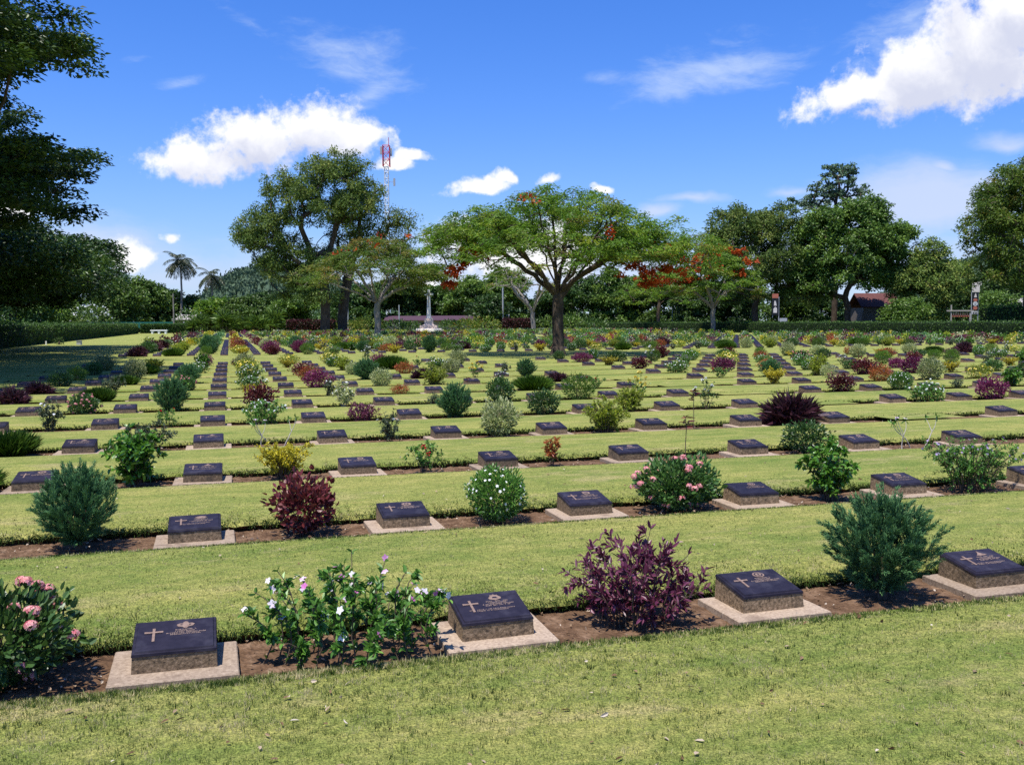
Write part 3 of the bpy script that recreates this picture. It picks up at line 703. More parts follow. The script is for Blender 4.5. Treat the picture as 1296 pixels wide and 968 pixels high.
def g_leafy(seed, h, r, nst, per, ll, lw, mats='green', r0=.10, lo=.3, twig=.10, hi=True, up=.5, droop=.2, flow=None, nf=0, fr=.02, srad=.0045, flat_top=False, spread=1., jitter=.3):
    """upright stems with leaves spiralling along them and along short side twigs"""
    o = new(); pts = []
    for s in range(nst):
        a = s*2.399+seed; q = math.sqrt((s+.5)/nst)*spread
        hh = h*(1-(.42*q*q if not flat_top else .08*q))*R.uniform(1-jitter, 1.0)
        pts.append(np.array([math.cos(a)*r*q, math.sin(a)*r*q*.8, hh]))
    cs = stems(o['stem'], nst, r0, pts, srad, .35)
    tips = []
    for q in cs:
        T = unit(np.gradient(q, axis=0)); tp = []
        def along(path, n, t0):
            t = np.sort(t0 + (1-t0)*R.random(n)); t[-2:] = .97
            f = t*(len(path)-1); i = np.minimum(f.astype(int), len(path)-2); w_ = (f-i)[:, None]
            P = path[i]*(1-w_) + path[i+1]*w_; TT = unit(path[i+1]-path[i])
            a = np.arange(n)*2.4 + R.random()*6; s1 = unit(np.cross(TT, [.1, .2, 1.])+1e-4); s2 = np.cross(TT, s1)
            D = s1*np.cos(a)[:, None] + s2*np.sin(a)[:, None] + TT*up + R.normal(0, .2, (n, 3))
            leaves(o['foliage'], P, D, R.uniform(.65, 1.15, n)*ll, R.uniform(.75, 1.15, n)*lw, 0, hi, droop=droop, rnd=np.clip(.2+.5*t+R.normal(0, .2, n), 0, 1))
        nt_ = 3 if twig else 0
        along(q, max(4, per//(1+nt_)), lo); tips.append((q[-1], T[-1]))
        for z in range(nt_):
            i = R.integers(2, 6); e = q[i] + (rdir(1, .7)[0] + np.array([q[-1][0], q[-1][1], 0])*1.2) * twig*R.uniform(.6, 1.3)
            tw = np.linspace(0, 1, 4)[:, None]*(e-q[i]) + q[i]; tw[1:3, 2] += .006
            tube(o['stem'], tw, np.linspace(srad*.5, srad*.25, 4), 4); along(tw, max(4, per//(1+nt_)), .25); tips.append((e, unit(e-q[i])))
    if flow and nf:
        zo = np.argsort([-t[0][2] - .25*np.linalg.norm(t[0][:2]) for t in tips])[:max(nf, int(len(tips)*.55))]; idx = zo[R.permutation(len(zo))[:nf]] if nf <= len(zo) else zo[R.integers(0, len(zo), nf)]
        P = np.array([tips[i][0] for i in idx]) + R.normal(0, .012, (nf, 3)); N_ = np.array([tips[i][1] for i in idx])*.4 + rdir(nf, .8)*.5 + np.array([0, -.5, .1])
        bloom(o, P + np.array([0, 0, .008]), N_, fr, flow)
    return o
def g_mound(seed, h, r, nl, ll, lw, hi=True, z0=.05, flow=None, nf=0, fr=.018, nst=14, lump=.16, leafup=.5, srad=.004, inner=.33):
    o = new()
    P, d = dome(nl, r, r*.85, h, z0, lump, inner, seed)
    D = d*1.0 + rdir(nl)*.7; D[:, 2] += leafup
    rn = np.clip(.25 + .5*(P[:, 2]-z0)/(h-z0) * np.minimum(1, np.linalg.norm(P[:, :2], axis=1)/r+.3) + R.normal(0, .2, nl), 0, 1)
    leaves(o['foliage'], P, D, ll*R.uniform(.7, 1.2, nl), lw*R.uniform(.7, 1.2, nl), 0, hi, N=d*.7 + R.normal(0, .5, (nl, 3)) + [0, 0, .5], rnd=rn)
    q, _ = dome(nst, r*.8, r*.7, h*.85, h*.4, .1, .3, seed); stems(o['stem'], nst, .06, list(q), srad, .4)
    if flow and nf:
        d2 = rdir(nf, .25); ph = np.arctan2(d2[:, 1], d2[:, 0]); s = 1 + lump*np.sin(ph*3+seed)*np.cos(d2[:, 2]*4+seed*2) + lump*.6*np.sin(ph*7+d2[:, 2]*6+seed*3)
        Pf = np.stack([d2[:, 0]*r*s, d2[:, 1]*r*.85*s, z0 + (d2[:, 2]*.5+.5)*(h-z0)*np.where(d2[:, 2] > 0, .5+.5*s, 1)], -1)*1.03
        bloom(o, Pf, d2 + np.array([0, -.1, .3]), fr, flow)
    return o
def g_spiky(seed, h, r, heads, per, lw, droop=.3, hi=True):
    o = new()
    for k in range(heads):
        a = k*2.4+seed; q = math.sqrt((k+.3)/heads); bx, by = math.cos(a)*r*.62*q, math.sin(a)*r*.5*q; bz = h*R.uniform(.05, .42)*(1-.4*q)
        tube(o['stem'], [(bx*.6, by*.6, -.03), (bx*.8, by*.8, bz*.5), (bx, by, bz)], [.010, .009, .007], 5)
        d = rdir(per, .9); d[:, 2] = np.abs(d[:, 2]); P = np.array([bx, by, bz]) + d*.012 + np.c_[np.zeros(per), np.zeros(per), R.random(per)*.05]
        d[:, :2] += np.array([bx, by])*1.0
        leaves(o['foliage'], P, d, h*R.uniform(.45, .72, per), lw, 0, hi, droop=droop, fold=.25)
    return o
def g_grass(seed, h, r, n, lw=.006, droop=.45):
    o = new(); a = R.random(n)*6.28; q = np.sqrt(R.random(n))
    P = np.stack([np.cos(a)*q*r*.55, np.sin(a)*q*r*.45, np.full(n, -.02)], -1)
    D = np.stack([np.cos(a)*q*.7, np.sin(a)*q*.6, np.full(n, 1.)], -1) + R.normal(0, .16, (n, 3))
    leaves(o['foliage'], P, D, h*R.uniform(.7, 1.15, n), lw, 0, True, droop=droop*.6, fold=.2)
    tube(o['stem'], [(0, 0, -.04), (0, 0, .05)], [.03, .02], 6); return o
def g_desert(seed, h, flower=True):
    """bare forked pale stems with a few leaves and blooms at the tips"""
    o = new(); tips = []
    for b in range(3):
        x0 = (b-1)*.13 + R.normal(0, .02); p = np.array([x0, R.normal(0, .03), -.03]); d = unit(np.array([R.normal(0, .25), R.normal(0, .2), 1.]))
        L1 = h*R.uniform(.45, .6); q = [p]
        for s in range(5): d = unit(d + R.normal(0, .18, 3)*[1, 1, .3]); q.append(q[-1]+d*L1/5)
        tube(o['stem'], q, np.linspace(.0075, .005, 6), 6)
        for f in range(2):
            dd = unit(d + R.normal(0, .5, 3)*[1, .7, .3] + [.5*(f*2-1), 0, 0]); t = [q[-1]]
            for s in range(4): dd = unit(dd + R.normal(0, .15, 3) + [0, 0, .15]); t.append(t[-1]+dd*h*.45/4)
            tube(o['stem'], t, np.linspace(.005, .0025, 5), 5); tips.append(t[-1])
    for t in tips:
        n = 7; d = rdir(n, .5); leaves(o['foliage'], np.repeat([t], n, 0), d, R.uniform(.04, .07, n), .022, 0, True)
        if flower and R.random() < .5: bloom(o, [t+[0, 0, .03]], rdir(1, .6), .035, 'five')
    return o
def g_sapling(seed, h):
    o = new(); q = np.array([(0, 0, -.03), (.004, 0, h*.3), (-.004, .004, h*.6), (.006, 0, h*.86)]); tube(o['stem'], q, [.006, .0055, .005, .004], 6)
    n = 15; t = R.uniform(.74, 1.0, n); a = np.arange(n)*2.4
    P = np.c_[R.normal(0, .004, (n, 2)), h*.86*t]; D = np.c_[np.cos(a), np.sin(a), R.uniform(-.1, .5, n)]
    leaves(o['foliage'], P, D, R.uniform(.07, .13, n), .035, 0, True)
    return o
def g_standard(seed, h, r):
    """clipped ball on a bare stem"""
    o = g_mound(seed, r*1.7, r, 900, .035, .02, False, 0, nst=6); z = h - r*1.7
    for k in ('foliage', 'stem'): o[k].v = [(v + np.array([0, 0, z], F32), q) for v, q in o[k].v]
    tube(o['stem'], [(0, 0, -.03), (.008, 0, z*.5), (0, 0, z+.08)], [.014, .012, .009], 6); return o

# kind -> (object name, category, phrase, foliage material, flower material, stem material, generator)
KIND = {
 'juniper': ('juniper_bush', 'juniper', 'rounded blue-green juniper bush', 'juniper', None, 'stem', lambda s: g_juniper(s)),
 'purple': ('purple_leaf_shrub', 'shrub', 'purple pointed-leaf shrub', 'purple', None, 'stem', lambda s: g_leafy(s, .56, .48, 40, 56, .055, .020, r0=.26, lo=.16, twig=.10, up=1.0, droop=.08, jitter=.42)),
 'copper': ('copperleaf_shrub', 'shrub', 'dark maroon copperleaf shrub', 'maroon', None, 'stem', lambda s: g_mound(s, .50, .31, 950, .060, .042, z0=.06, lump=.30, inner=.45)),
 'peri': ('periwinkle_plant', 'flowering plant', 'leafy periwinkle plant', 'green', 'f_pink', 'stem', lambda s: g_leafy(s, .50, .54, 38, 64, .046, .022, r0=.42, lo=.06, twig=.05, up=.9, flow='five', nf=44, fr=.020, jitter=.55)),
 'periw': ('periwinkle_plant', 'flowering plant', 'white-flowered periwinkle plant', 'green', 'f_white', 'stem', lambda s: g_leafy(s, .52, .42, 36, 46, .050, .023, r0=.32, lo=.08, twig=.08, up=.8, flow='five', nf=46, fr=.019)),
 'ixora': ('ixora_bush', 'flowering bush', 'pink-flowered ixora bush', 'dkgreen', 'f_ixora', 'stem', lambda s: g_mound(s, .42, .36, 2600, .048, .027, z0=.03, flow='ball', nf=40, fr=.029, lump=.2)),
 'whitemound': ('white_flowering_bush', 'flowering bush', 'compact green bush dotted with white flowers', 'green', 'f_white', 'stem', lambda s: g_mound(s, .44, .29, 3600, .038, .014, z0=.03, flow='five', nf=80, fr=.013, lump=.08)),
 'glossy': ('glossy_green_shrub', 'shrub', 'glossy bright-green shrub', 'glossy', None, 'stem', lambda s: g_leafy(s, .66, .31, 26, 48, .070, .040, r0=.10, lo=.15, twig=.10, up=.6)),
 'lilac': ('lilac_flowered_shrub', 'flowering shrub', 'small-leaved shrub with lilac flowers', 'green', 'f_lilac', 'stem', lambda s: g_leafy(s, .44, .42, 50, 80, .030, .014, r0=.16, lo=.2, twig=.10, hi=False, up=.7, flow='five', nf=40, fr=.012, flat_top=True)),
 'gold': ('golden_shrub', 'shrub', 'golden-topped shrub', 'gold', None, 'stem', lambda s: g_leafy(s, .38, .36, 34, 84, .034, .019, r0=.06, lo=.62, twig=.08, hi=False, flat_top=True, srad=.005)),
 'varieg': ('variegated_shrub', 'shrub', 'cream-variegated leafy shrub', 'cream', None, 'stem', lambda s: g_mound(s, .56, .34, 1500, .060, .026, z0=.05, lump=.16)),
 'varieg2': ('variegated_shrub', 'shrub', 'thin grey-green variegated shrub', 'greyleaf', 'f_white', 'stem', lambda s: g_leafy(s, .52, .22, 12, 40, .055, .022, r0=.12, lo=.15, twig=.07, up=.8, flow='five', nf=5, fr=.022)),
 'cordy': ('cordyline_plant', 'plant', 'dark spiky cordyline plant', 'cordyline', None, 'stem', lambda s: g_spiky(s, .56, .46, 26, 34, .022)),
 'rose': ('rose_bush', 'rose bush', 'thin rose bush with red blooms', 'green', 'f_red', 'stem', lambda s: g_leafy(s, .46, .32, 11, 50, .038, .024, r0=.08, lo=.3, twig=.09, hi=True, flow='rose', nf=2, fr=.032)),
 'rosey': ('rose_bush', 'rose bush', 'rose bush with pale yellow blooms', 'green', 'f_yellow', 'stem', lambda s: g_leafy(s, .62, .30, 9, 40, .038, .022, r0=.08, lo=.3, twig=.09, flow='rose', nf=9, fr=.045)),
 'rosew': ('rose_bush', 'rose bush', 'tall rose bush with white blooms', 'dkgreen', 'f_white', 'stem', lambda s: g_leafy(s, .66, .24, 8, 44, .042, .024, r0=.08, lo=.25, twig=.09, flow='rose', nf=10, fr=.026)),
 'desert': ('desert_rose_plant', 'plant', 'bare pale-stemmed plant', 'green', 'f_pink', 'palestem', lambda s: g_desert(s, .42)),
 'frangi': ('frangipani_shrub', 'shrub', 'cream-leaved shrub on a thin stem', 'cream', 'f_white', 'palestem', lambda s: g_leafy(s, .62, .34, 9, 40, .085, .034, r0=.05, lo=.55, twig=.10, up=.5, flow='five', nf=12, fr=.03)),
 'lime': ('yellow_green_shrub', 'shrub', 'bushy yellow-green shrub', 'lime', 'f_yellow', 'stem', lambda s: g_leafy(s, .62, .40, 54, 84, .038, .019, r0=.14, lo=.18, twig=.11, hi=False, up=.8)),
 'grass': ('grass_clump', 'grass clump', 'arching bright-green grass clump', 'grassy', None, 'stem', lambda s: g_grass(s, .42, .38, 2600, .0042)),
 'sapling': ('sapling', 'sapling', 'slim sapling with few dark leaves', 'maroon', None, 'stem', lambda s: g_sapling(s, .62)),
 'croton': ('croton_plant', 'plant', 'small upright reddish croton', 'orange', None, 'stem', lambda s: g_leafy(s, .46, .13, 6, 30, .075, .030, r0=.04, lo=.3, twig=.05, up=.9)),
 'magenta': ('magenta_shrub', 'shrub', 'rounded magenta-leaved shrub', 'magenta', None, 'stem', lambda s: g_mound(s, .50, .34, 1300, .055, .030, z0=.06, lump=.2)),
 'orange': ('orange_shrub', 'shrub', 'orange-leaved low shrub', 'orange', 'f_red', 'stem', lambda s: g_mound(s, .44, .36, 1100, .055, .026, z0=.05, lump=.22, flow='five', nf=16, fr=.025)),
 'dark': ('dark_green_shrub', 'shrub', 'dense dark-green shrub', 'dkgreen', None, 'stem', lambda s: g_mound(s, .48, .32, 1500, .052, .028, z0=.04, lump=.2)),
 'bright': ('bright_green_shrub', 'shrub', 'dense bright-green shrub', 'grassy', None, 'stem', lambda s: g_mound(s, .50, .34, 1900, .050, .015, z0=.04, lump=.14, leafup=.9)),
 'standard': ('topiary_shrub', 'topiary', 'clipped pale ball on a stem', 'cream', None, 'stem', lambda s: g_standard(s, .62, .24)),
 'loose': ('loose_green_shrub', 'shrub', 'open straggly green shrub', 'greyleaf', None, 'stem', lambda s: g_leafy(s, .50, .34, 16, 50, .050, .026, r0=.10, lo=.25, twig=.11, up=.5)),
 'yflower': ('yellow_flowering_shrub', 'flowering shrub', 'low shrub covered with yellow flowers', 'lime', 'f_yellow', 'stem', lambda s: g_mound(s, .40, .36, 900, .05, .022, z0=.05, lump=.2, flow='five', nf=110, fr=.026)),
}
# what the photograph shows between the stones, by row: column -> kind, scale
PL = {}
def setrow(j, **k):
    pass
def put(j, i, kind, s=1., dx=0., label=None): PL[(0, j, i)] = (kind, s, dx, label)
put(0, -1, 'ixora', .98, .02, 'low ixora bush with pink flower balls at the left end of the front row')
put(0, 0, 'peri', 1.06, .04, 'leafy periwinkle with pink and white flowers between the two leftmost front-row stones')
put(0, 1, 'purple', .92, .02, 'large purple shrub with pointed leaves in the front row')
put(0, 2, 'juniper', .96, .02, 'large blue-green juniper near the right end of the front row')
put(1, -1, 'juniper', .95, -.02, 'round juniper at the left end of the second row')
put(1, 0, 'copper', .9, .02, 'dark maroon broad-leaved shrub in the second row')
put(1, 1, 'whitemound', 1.0, .0, 'round green bush covered with small white flowers in the second row')
put(1, 2, 'ixora', 1.0, .06, 'round ixora bush with pink blooms in the second row, left of the glossy shrub')
put(1, 3, 'glossy', .86, 0, 'glossy bright-green shrub behind and left of the large front-row juniper')
put(1, 4, 'lilac', 1.15, .0, 'spreading small-leaved shrub with lilac flowers at the right of the second row')
put(2, -2, 'grass', .7, .15); put(2, -1, 'glossy', 1.05, .12); put(2, 0, 'gold', 1.05, .0); put(2, 1, 'rose', .9, -.05); put(2, 2, 'croton', .85, -.15)
put(2, 3, 'sapling', 1.0, -.05); put(2, 4, 'dark', .82, .0); put(2, 5, 'desert', 1.1, .0)
put(3, -2, 'grass', .82, .0); put(3, -1, 'loose', 1.1, .05); put(3, 0, 'desert', 1.1, .0); put(3, 1, 'varieg2', 1.0, .0); put(3, 2, 'varieg', 1.0, .0); put(3, 3, 'lime', 1.08, .05)
put(3, 4, 'sapling', 1.15, -.1); put(3, 5, 'cordy', 1.06, .0)
put(4, -2, 'varieg2', 1.15, .0); put(4, -1, 'rose', .9, .1); put(4, 0, 'periw', 1.0, .0); put(4, 1, 'purple', .8, .0); put(4, 2, 'juniper', 1.0, .0); put(4, 3, 'dark', 1.0, .0)
put(4, 4, 'lime', .98, .05); put(4, 5, 'rosew', 1.05, 0); put(4, 8, 'periw', 1.1, 0); put(4, 9, 'magenta', 1.05, 0)
put(5, -3, 'rose', 1.0, 0); put(5, -2, 'ixora', .9, .1); put(5, -1, 'juniper', 1.05, 0); put(5, 0, 'copper', 1.0, 0); put(5, 1, 'frangi', 1.0, 0); put(5, 2, 'loose', .6, .2); put(5, 3, 'dark', 1.15, 0)
put(5, 4, 'bright', 1.15, .1); put(5, 5, 'rosey', 1.1, -.1); put(5, 8, 'copper', 1.05, 0); put(5, 9, 'whitemound', 1.2, .0); put(5, 10, 'loose', .7, 0); put(5, 11, 'glossy', 1.1, 0)
put(6, -3, 'cordy', .78, 0); put(6, -2, 'grass', .85, 0); put(6, -1, 'glossy', .95, 0); put(6, 0, 'gold', 1.1, 0); put(6, 1, 'varieg2', 1.0, 0); put(6, 2, 'orange', .7, 0); put(6, 3, 'sapling', .7, 0)
put(6, 4, 'grass', 1.15, .0); put(6, 5, 'rose', 1.0, 0); put(6, 8, 'gold', 1.2, 0); put(6, 9, 'standard', 1.1, 0); put(6, 10, 'orange', 1.0, 0); put(6, 11, 'varieg', 1.1, 0); put(6, 12, 'yflower', 1.2, 0); put(6, 13, 'dark', 1.1, 0)
put(7, -3, 'cordy', .75, 0); put(7, -2, 'loose', 1.1, 0); put(7, -1, 'ixora', 1.0, 0); put(7, 0, 'periw', 1.1, 0); put(7, 1, 'magenta', 1.1, 0); put(7, 2, 'varieg', .95, 0); put(7, 3, 'lime', 1.2, -.2); put(7, 4, 'rosew', .9, 0)
put(7, 5, 'cordy', .8, 0); put(7, 8, 'rose', 1.0, 0); put(7, 9, 'juniper', 1.1, 0); put(7, 10, 'lime', 1.2, 0); put(7, 11, 'copper', 1.2, 0)
put(8, -3, 'dark', 1.1, 0); put(8, -2, 'grass', .9, 0); put(8, -1, 'juniper', 1.1, 0); put(8, 0, 'periw', 1.2, 0); put(8, 1, 'orange', 1.0, 0); put(8, 2, 'juniper', 1.2, 0); put(8, 3, 'cordy', .7, 0); put(8, 4, 'rosey', 1.3, 0)
put(8, 8, 'periw', 1.2, 0); put(8, 9, 'magenta', 1.2, 0)
put(9, 2, 'varieg', 1., 0); put(9, 3, 'orange', 1.1, 0); put(9, 8, 'copper', 1.15, 0); put(9, -1, 'varieg2', 1.1, 0); put(9, 0, 'yflower', 1.1, 0); put(9, 1, 'copper', 1.05, 0)
put(10, 0, 'yflower', 1.1, 0); put(10, 2, 'lime', 1.1, 0); put(10, 8, 'gold', 1.1, 0); put(11, 0, 'varieg', 1.1, 0); put(11, 8, 'magenta', 1., 0)
POOL = ['juniper','purple','copper','periw','ixora','whitemound','glossy','lilac','gold','varieg','varieg','cordy','rose','rosew','lime','lime','grass','magenta','orange','dark','dark','bright','bright','bright','loose','greyx','yflower','gold']
LEFTCOL = {-3: ['cordy','dark','copper'], -2: ['lime','grass','gold','bright'], -1: ['dark','juniper','juniper','bright','dark'], 0: ['copper','orange','gold','yflower'], 1: ['magenta','magenta','copper','varieg']}
rp = random.Random(11)
PSPOTS = []
for b, rows in enumerate((ROWS1, ROWS2, ROWS3)):
    for j, y in enumerate(rows):
        for i in range(-4, 45):
            if b == 0 and i < -3: continue
            key = (b, j, i); kk = PL.get(key)
            if kk is None:
                if b == 0 and (j <= 6 or i == 6 or i == 7): continue
                if rp.random() < (.16 if b == 0 else .12): continue
                kd = rp.choice(LEFTCOL[i]) if (b >= 1 and i in LEFTCOL) else rp.choice(POOL)
                if kd == 'greyx': kd = 'varieg2'
                kk = (kd, rp.uniform(.85, 1.2) * (1.0 if b == 0 else 1.15), rp.uniform(-.15, .15), None)
            x = colx(i) + CDX/2 + kk[2]; yy = y + .02
            if b == 2 and j >= 7 and 24 < x < 36.5 and abs(x/yy - .2085) < .030: continue
            if x > XR-.5 or x < XL+.3: continue
            px, py, d = project(x, yy); mg = .45*FPX/d
            if -mg < px < PW+mg: PSPOTS.append((d, key, kk[0], kk[1], x, yy, kk[3]))
PSPOTS.sort(key=lambda s: s[0])
pnum = {}
for b, j in {(s[1][0], s[1][1]) for s in PSPOTS}:
    rw = sorted((s for s in PSPOTS if s[1][0] == b and s[1][1] == j), key=lambda s: s[4])
    cnt = {}
    for q, s in enumerate(rw):
        cnt[s[2]] = cnt.get(s[2], 0)+1
        pnum[s[1]] = (q+1, cnt[s[2]], sum(1 for z in rw if z[2] == s[2]))
NPL = 310
PROTO = {}
def proto(kind, v):
    k = (kind, v)
    if k not in PROTO:
        o = KIND[kind][6](v*1.7+1.3)
        PROTO[k] = (o, {})
    return PROTO[k]
NEARP = [s for s in PSPOTS[:NPL]]
col_obj = C.objects
for d, key, kind, s, x, y, lab in NEARP:
    nm, cat, phrase, fm, flm, stm, gen = KIND[kind]
    if key[0] == 0 and 3 <= key[1] <= 9: s = s*.90
    v = (key[1]*3 + key[2]*5) % 3; v = v if (kind, 0) in PROTO else 0
    o, cache = proto(kind, v)
    b, j, i = key; q, qk, qn = pnum[key]
    if lab is None:
        rn = rowname(b, j)
        lab = f'{phrase} in {rn}' if qn == 1 else f'{phrase}, {rn}, {ordw(qk)} such from left'
    near = d < 21
    rz = rp.random()*6.28; loc = (x, y, -.032)
    if kind in ('peri', 'periw', 'desert', 'lilac'): rz = rp.uniform(-.4, .4)
    if near:
        root = empty(nm, loc, rz); root.scale = (s*rp.uniform(.93, 1.06), s*rp.uniform(.93, 1.06), s*rp.uniform(.94, 1.06))
        for part, mt in (('stem', stm), ('foliage', fm), ('flower', flm)):
            if mt is None or o[part].n == 0: continue
            if part == 'flower' and d < 21 and len(o[part].one) <= 100:
                if 'one' not in cache: cache['one'] = [m_.mesh('flower', [M[mt]]) for m_ in o[part].one]
                for me in cache['one']:
                    c = bpy.data.objects.new('flower', me); col_obj.link(c); c.parent = root
                continue
            if part not in cache: cache[part] = o[part].mesh(nm + '_' + part, [M[mt]])
            c = bpy.data.objects.new({'stem': 'stems', 'flower': 'flowers'}.get(part, part), cache[part]); col_obj.link(c); c.parent = root
    else:
        if 'all' not in cache:
            m_ = MB(); ms = []
            for part, mt in (('stem', stm), ('foliage', fm), ('flower', flm)):
                if mt is None or o[part].n == 0: continue
                m_.merge(o[part], None, {0: len(ms)}); ms.append(M[mt])
            cache['all'] = m_.mesh(nm, ms)
        root = bpy.data.objects.new(nm, cache['all']); col_obj.link(root); root.location = loc; root.rotation_euler.z = rz; root.scale = (s*rp.uniform(.85, 1.12), s*rp.uniform(.85, 1.12), s*rp.uniform(.8, 1.12))
    tag(root, lab, cat, 'shrubs planted between the headstones')

# far beds beyond the individuals: one mass
def far_plants(spots):
    mats = []; slot = {}
    def sl(n):
        if n not in slot: slot[n] = len(mats); mats.append(M[n])
        return slot[n]
    big = MB()
    for d, key, kind, s, x, y, lab in spots:
        nm, cat, phrase, fm, flm, stm, gen = KIND[kind]
        n = 90 if d < 80 else 54
        h, r = (.52*s, .36*s); P, dd = dome(n, r, r*.9, h, .02, .2, .3, x)
        P += np.array([x, y, -.03]); D = dd + rdir(n)*.6; D[:, 2] += .5
        ll = .16 if d < 80 else .22
        leaves(big, P-D*ll*.4, D, ll*R.uniform(.7, 1.2, n), ll*R.uniform(.5, .8, n), sl(fm), N=dd + R.normal(0, .4, (n, 3)) + [0, 0, .5], rnd=np.clip(R.normal(.62, .22, n), 0, 1))
        if flm:
            k = 9; dd = rdir(k, .6); dd[:, 2] = np.abs(dd[:, 2])
            leaves(big, np.array([x, y, h*.45]) + dd*[r, r, h*.5], dd, .06, .06, sl(flm))
    o = obj('distant_flowering_shrubs', big, mats); tag(o, None, None, None, 'stuff')
far_plants(PSPOTS[NPL:])

# ------------------------------------------------------------------ place the stones
sn = {}
for b, j in {(s[1], s[2]) for s in SPOTS}:
    rw = sorted((s for s in SPOTS if s[1] == b and s[2] == j), key=lambda s: s[4])
    for q, s in enumerate(rw): sn[s[1:4]] = (q+1, len(rw))
HAND = {(0,0,0): (0, 'plaque headstone with lobed badge beside the pink periwinkle, leftmost in the front row'),
        (0,0,1): (1, 'plaque headstone with crowned badge between the periwinkle and the purple shrub'),
        (0,0,2): (2, 'plaque headstone with round badge between the purple shrub and the front juniper'),
        (0,0,3): (3, 'plaque headstone with three-pointed badge at the right edge of the front row'),
        (0,1,0): (4, 'plaque headstone with rayed badge between round juniper and maroon shrub, second row'),
        (0,1,1): (5, 'plaque headstone with wreath badge between maroon shrub and white-flowered bush, second row'),
        (0,1,2): (6, 'plaque headstone with square badge between white-flowered bush and pink ixora, second row'),
        (0,1,3): (2, 'plaque headstone without a cross between pink ixora and glossy shrub, second row'),
        (0,1,4): (6, 'plaque headstone behind the large front juniper, in the second row')}
farst = MB()
rs = random.Random(5)
SHORT = {'juniper':'juniper','purple':'purple shrub','copper':'maroon shrub','peri':'periwinkle','periw':'white periwinkle','ixora':'ixora','whitemound':'white-flowered bush','glossy':'glossy shrub','lilac':'lilac-flowered shrub','gold':'golden shrub','varieg':'variegated shrub','varieg2':'grey-green shrub','cordy':'spiky cordyline','rose':'red rose','rosey':'yellow rose','rosew':'white rose','desert':'bare-stemmed plant','frangi':'cream-leaved shrub','lime':'yellow-green shrub','grass':'grass clump','sapling':'slim sapling','croton':'croton','magenta':'magenta shrub','orange':'orange shrub','dark':'dark-green shrub','bright':'bright-green shrub','standard':'topiary ball','loose':'straggly shrub','yflower':'yellow-flowered shrub'}
pk = {s[1]: s[2] for s in PSPOTS}
for d, b, j, i, x, y in SPOTS:
    loc = (x + rs.uniform(-.012, .012), y + rs.uniform(-.012, .012), -ST + rs.uniform(-.004, .004)); rz = rad(rs.uniform(-1.3, 1.3))
    if (b, j, i) in SEL:
        q, qn = sn[(b, j, i)]; rn = rowname(b, j)
        em, lab = HAND.get((b, j, i), (None, None))
        if lab is None:
            nb = pk.get((b, j, i)); nb2 = pk.get((b, j, i-1))
            lab = f'plaque headstone, {ordw(q)} from left in the {rn}'
            if b == 0: lab = 'dark ' + lab + (f', left of a {SHORT[nb]}' if nb else f', right of a {SHORT[nb2]}' if nb2 else '')
            lab = ' '.join(lab.split()[:16])
        if b == 0 and j <= 5:
            root = empty('headstone', loc, rz); root.rotation_euler.x = rad(rs.uniform(-.7, .7)); root.rotation_euler.y = rad(rs.uniform(-.7, .7))
            if em is None: em = rs.randrange(7)
            ps = [('base_slab', me_slab), ('pedestal', me_ped), ('plaque', me_plq)]
            for nm, me in ps:
                o = bpy.data.objects.new(nm, me); col_obj.link(o); o.parent = root
            plq = o
            for nm, me in ([('cross', me_cross)] if (b, j, i) != (0, 1, 3) else []) + [('emblem', me_emb[em]), ('inscription', me_ins[(q*3+j) % 8 if j else q % 2])]:
                o = bpy.data.objects.new(nm, me); col_obj.link(o); o.parent = plq
        else:
            root = bpy.data.objects.new('headstone', me_mid); col_obj.link(root); root.location = loc; root.rotation_euler.z = rz
        tag(root, lab, 'headstone', 'plaque headstones in rows')
    else:
        t = MB(); a = math.cos(rz); s_ = math.sin(rz); Mx = np.array([[a, -s_, 0, loc[0]], [s_, a, 0, loc[1]], [0, 0, 1, loc[2]], [0, 0, 0, 1.]])
        farst.merge(slab_mb(), Mx, {0: 0}); farst.merge(pedestal_mb(), Mx, {0: 1}); p = MB(); slbox(p, -PWD-.004, PWD+.004, -SL/2-.004, SL/2+.003, .0005, .014); farst.merge(p, Mx, {0: 2})
o = obj('distant_headstones', farst, [M['slab'], M['stone'], M['plaque']]); tag(o, None, None, None, 'stuff')

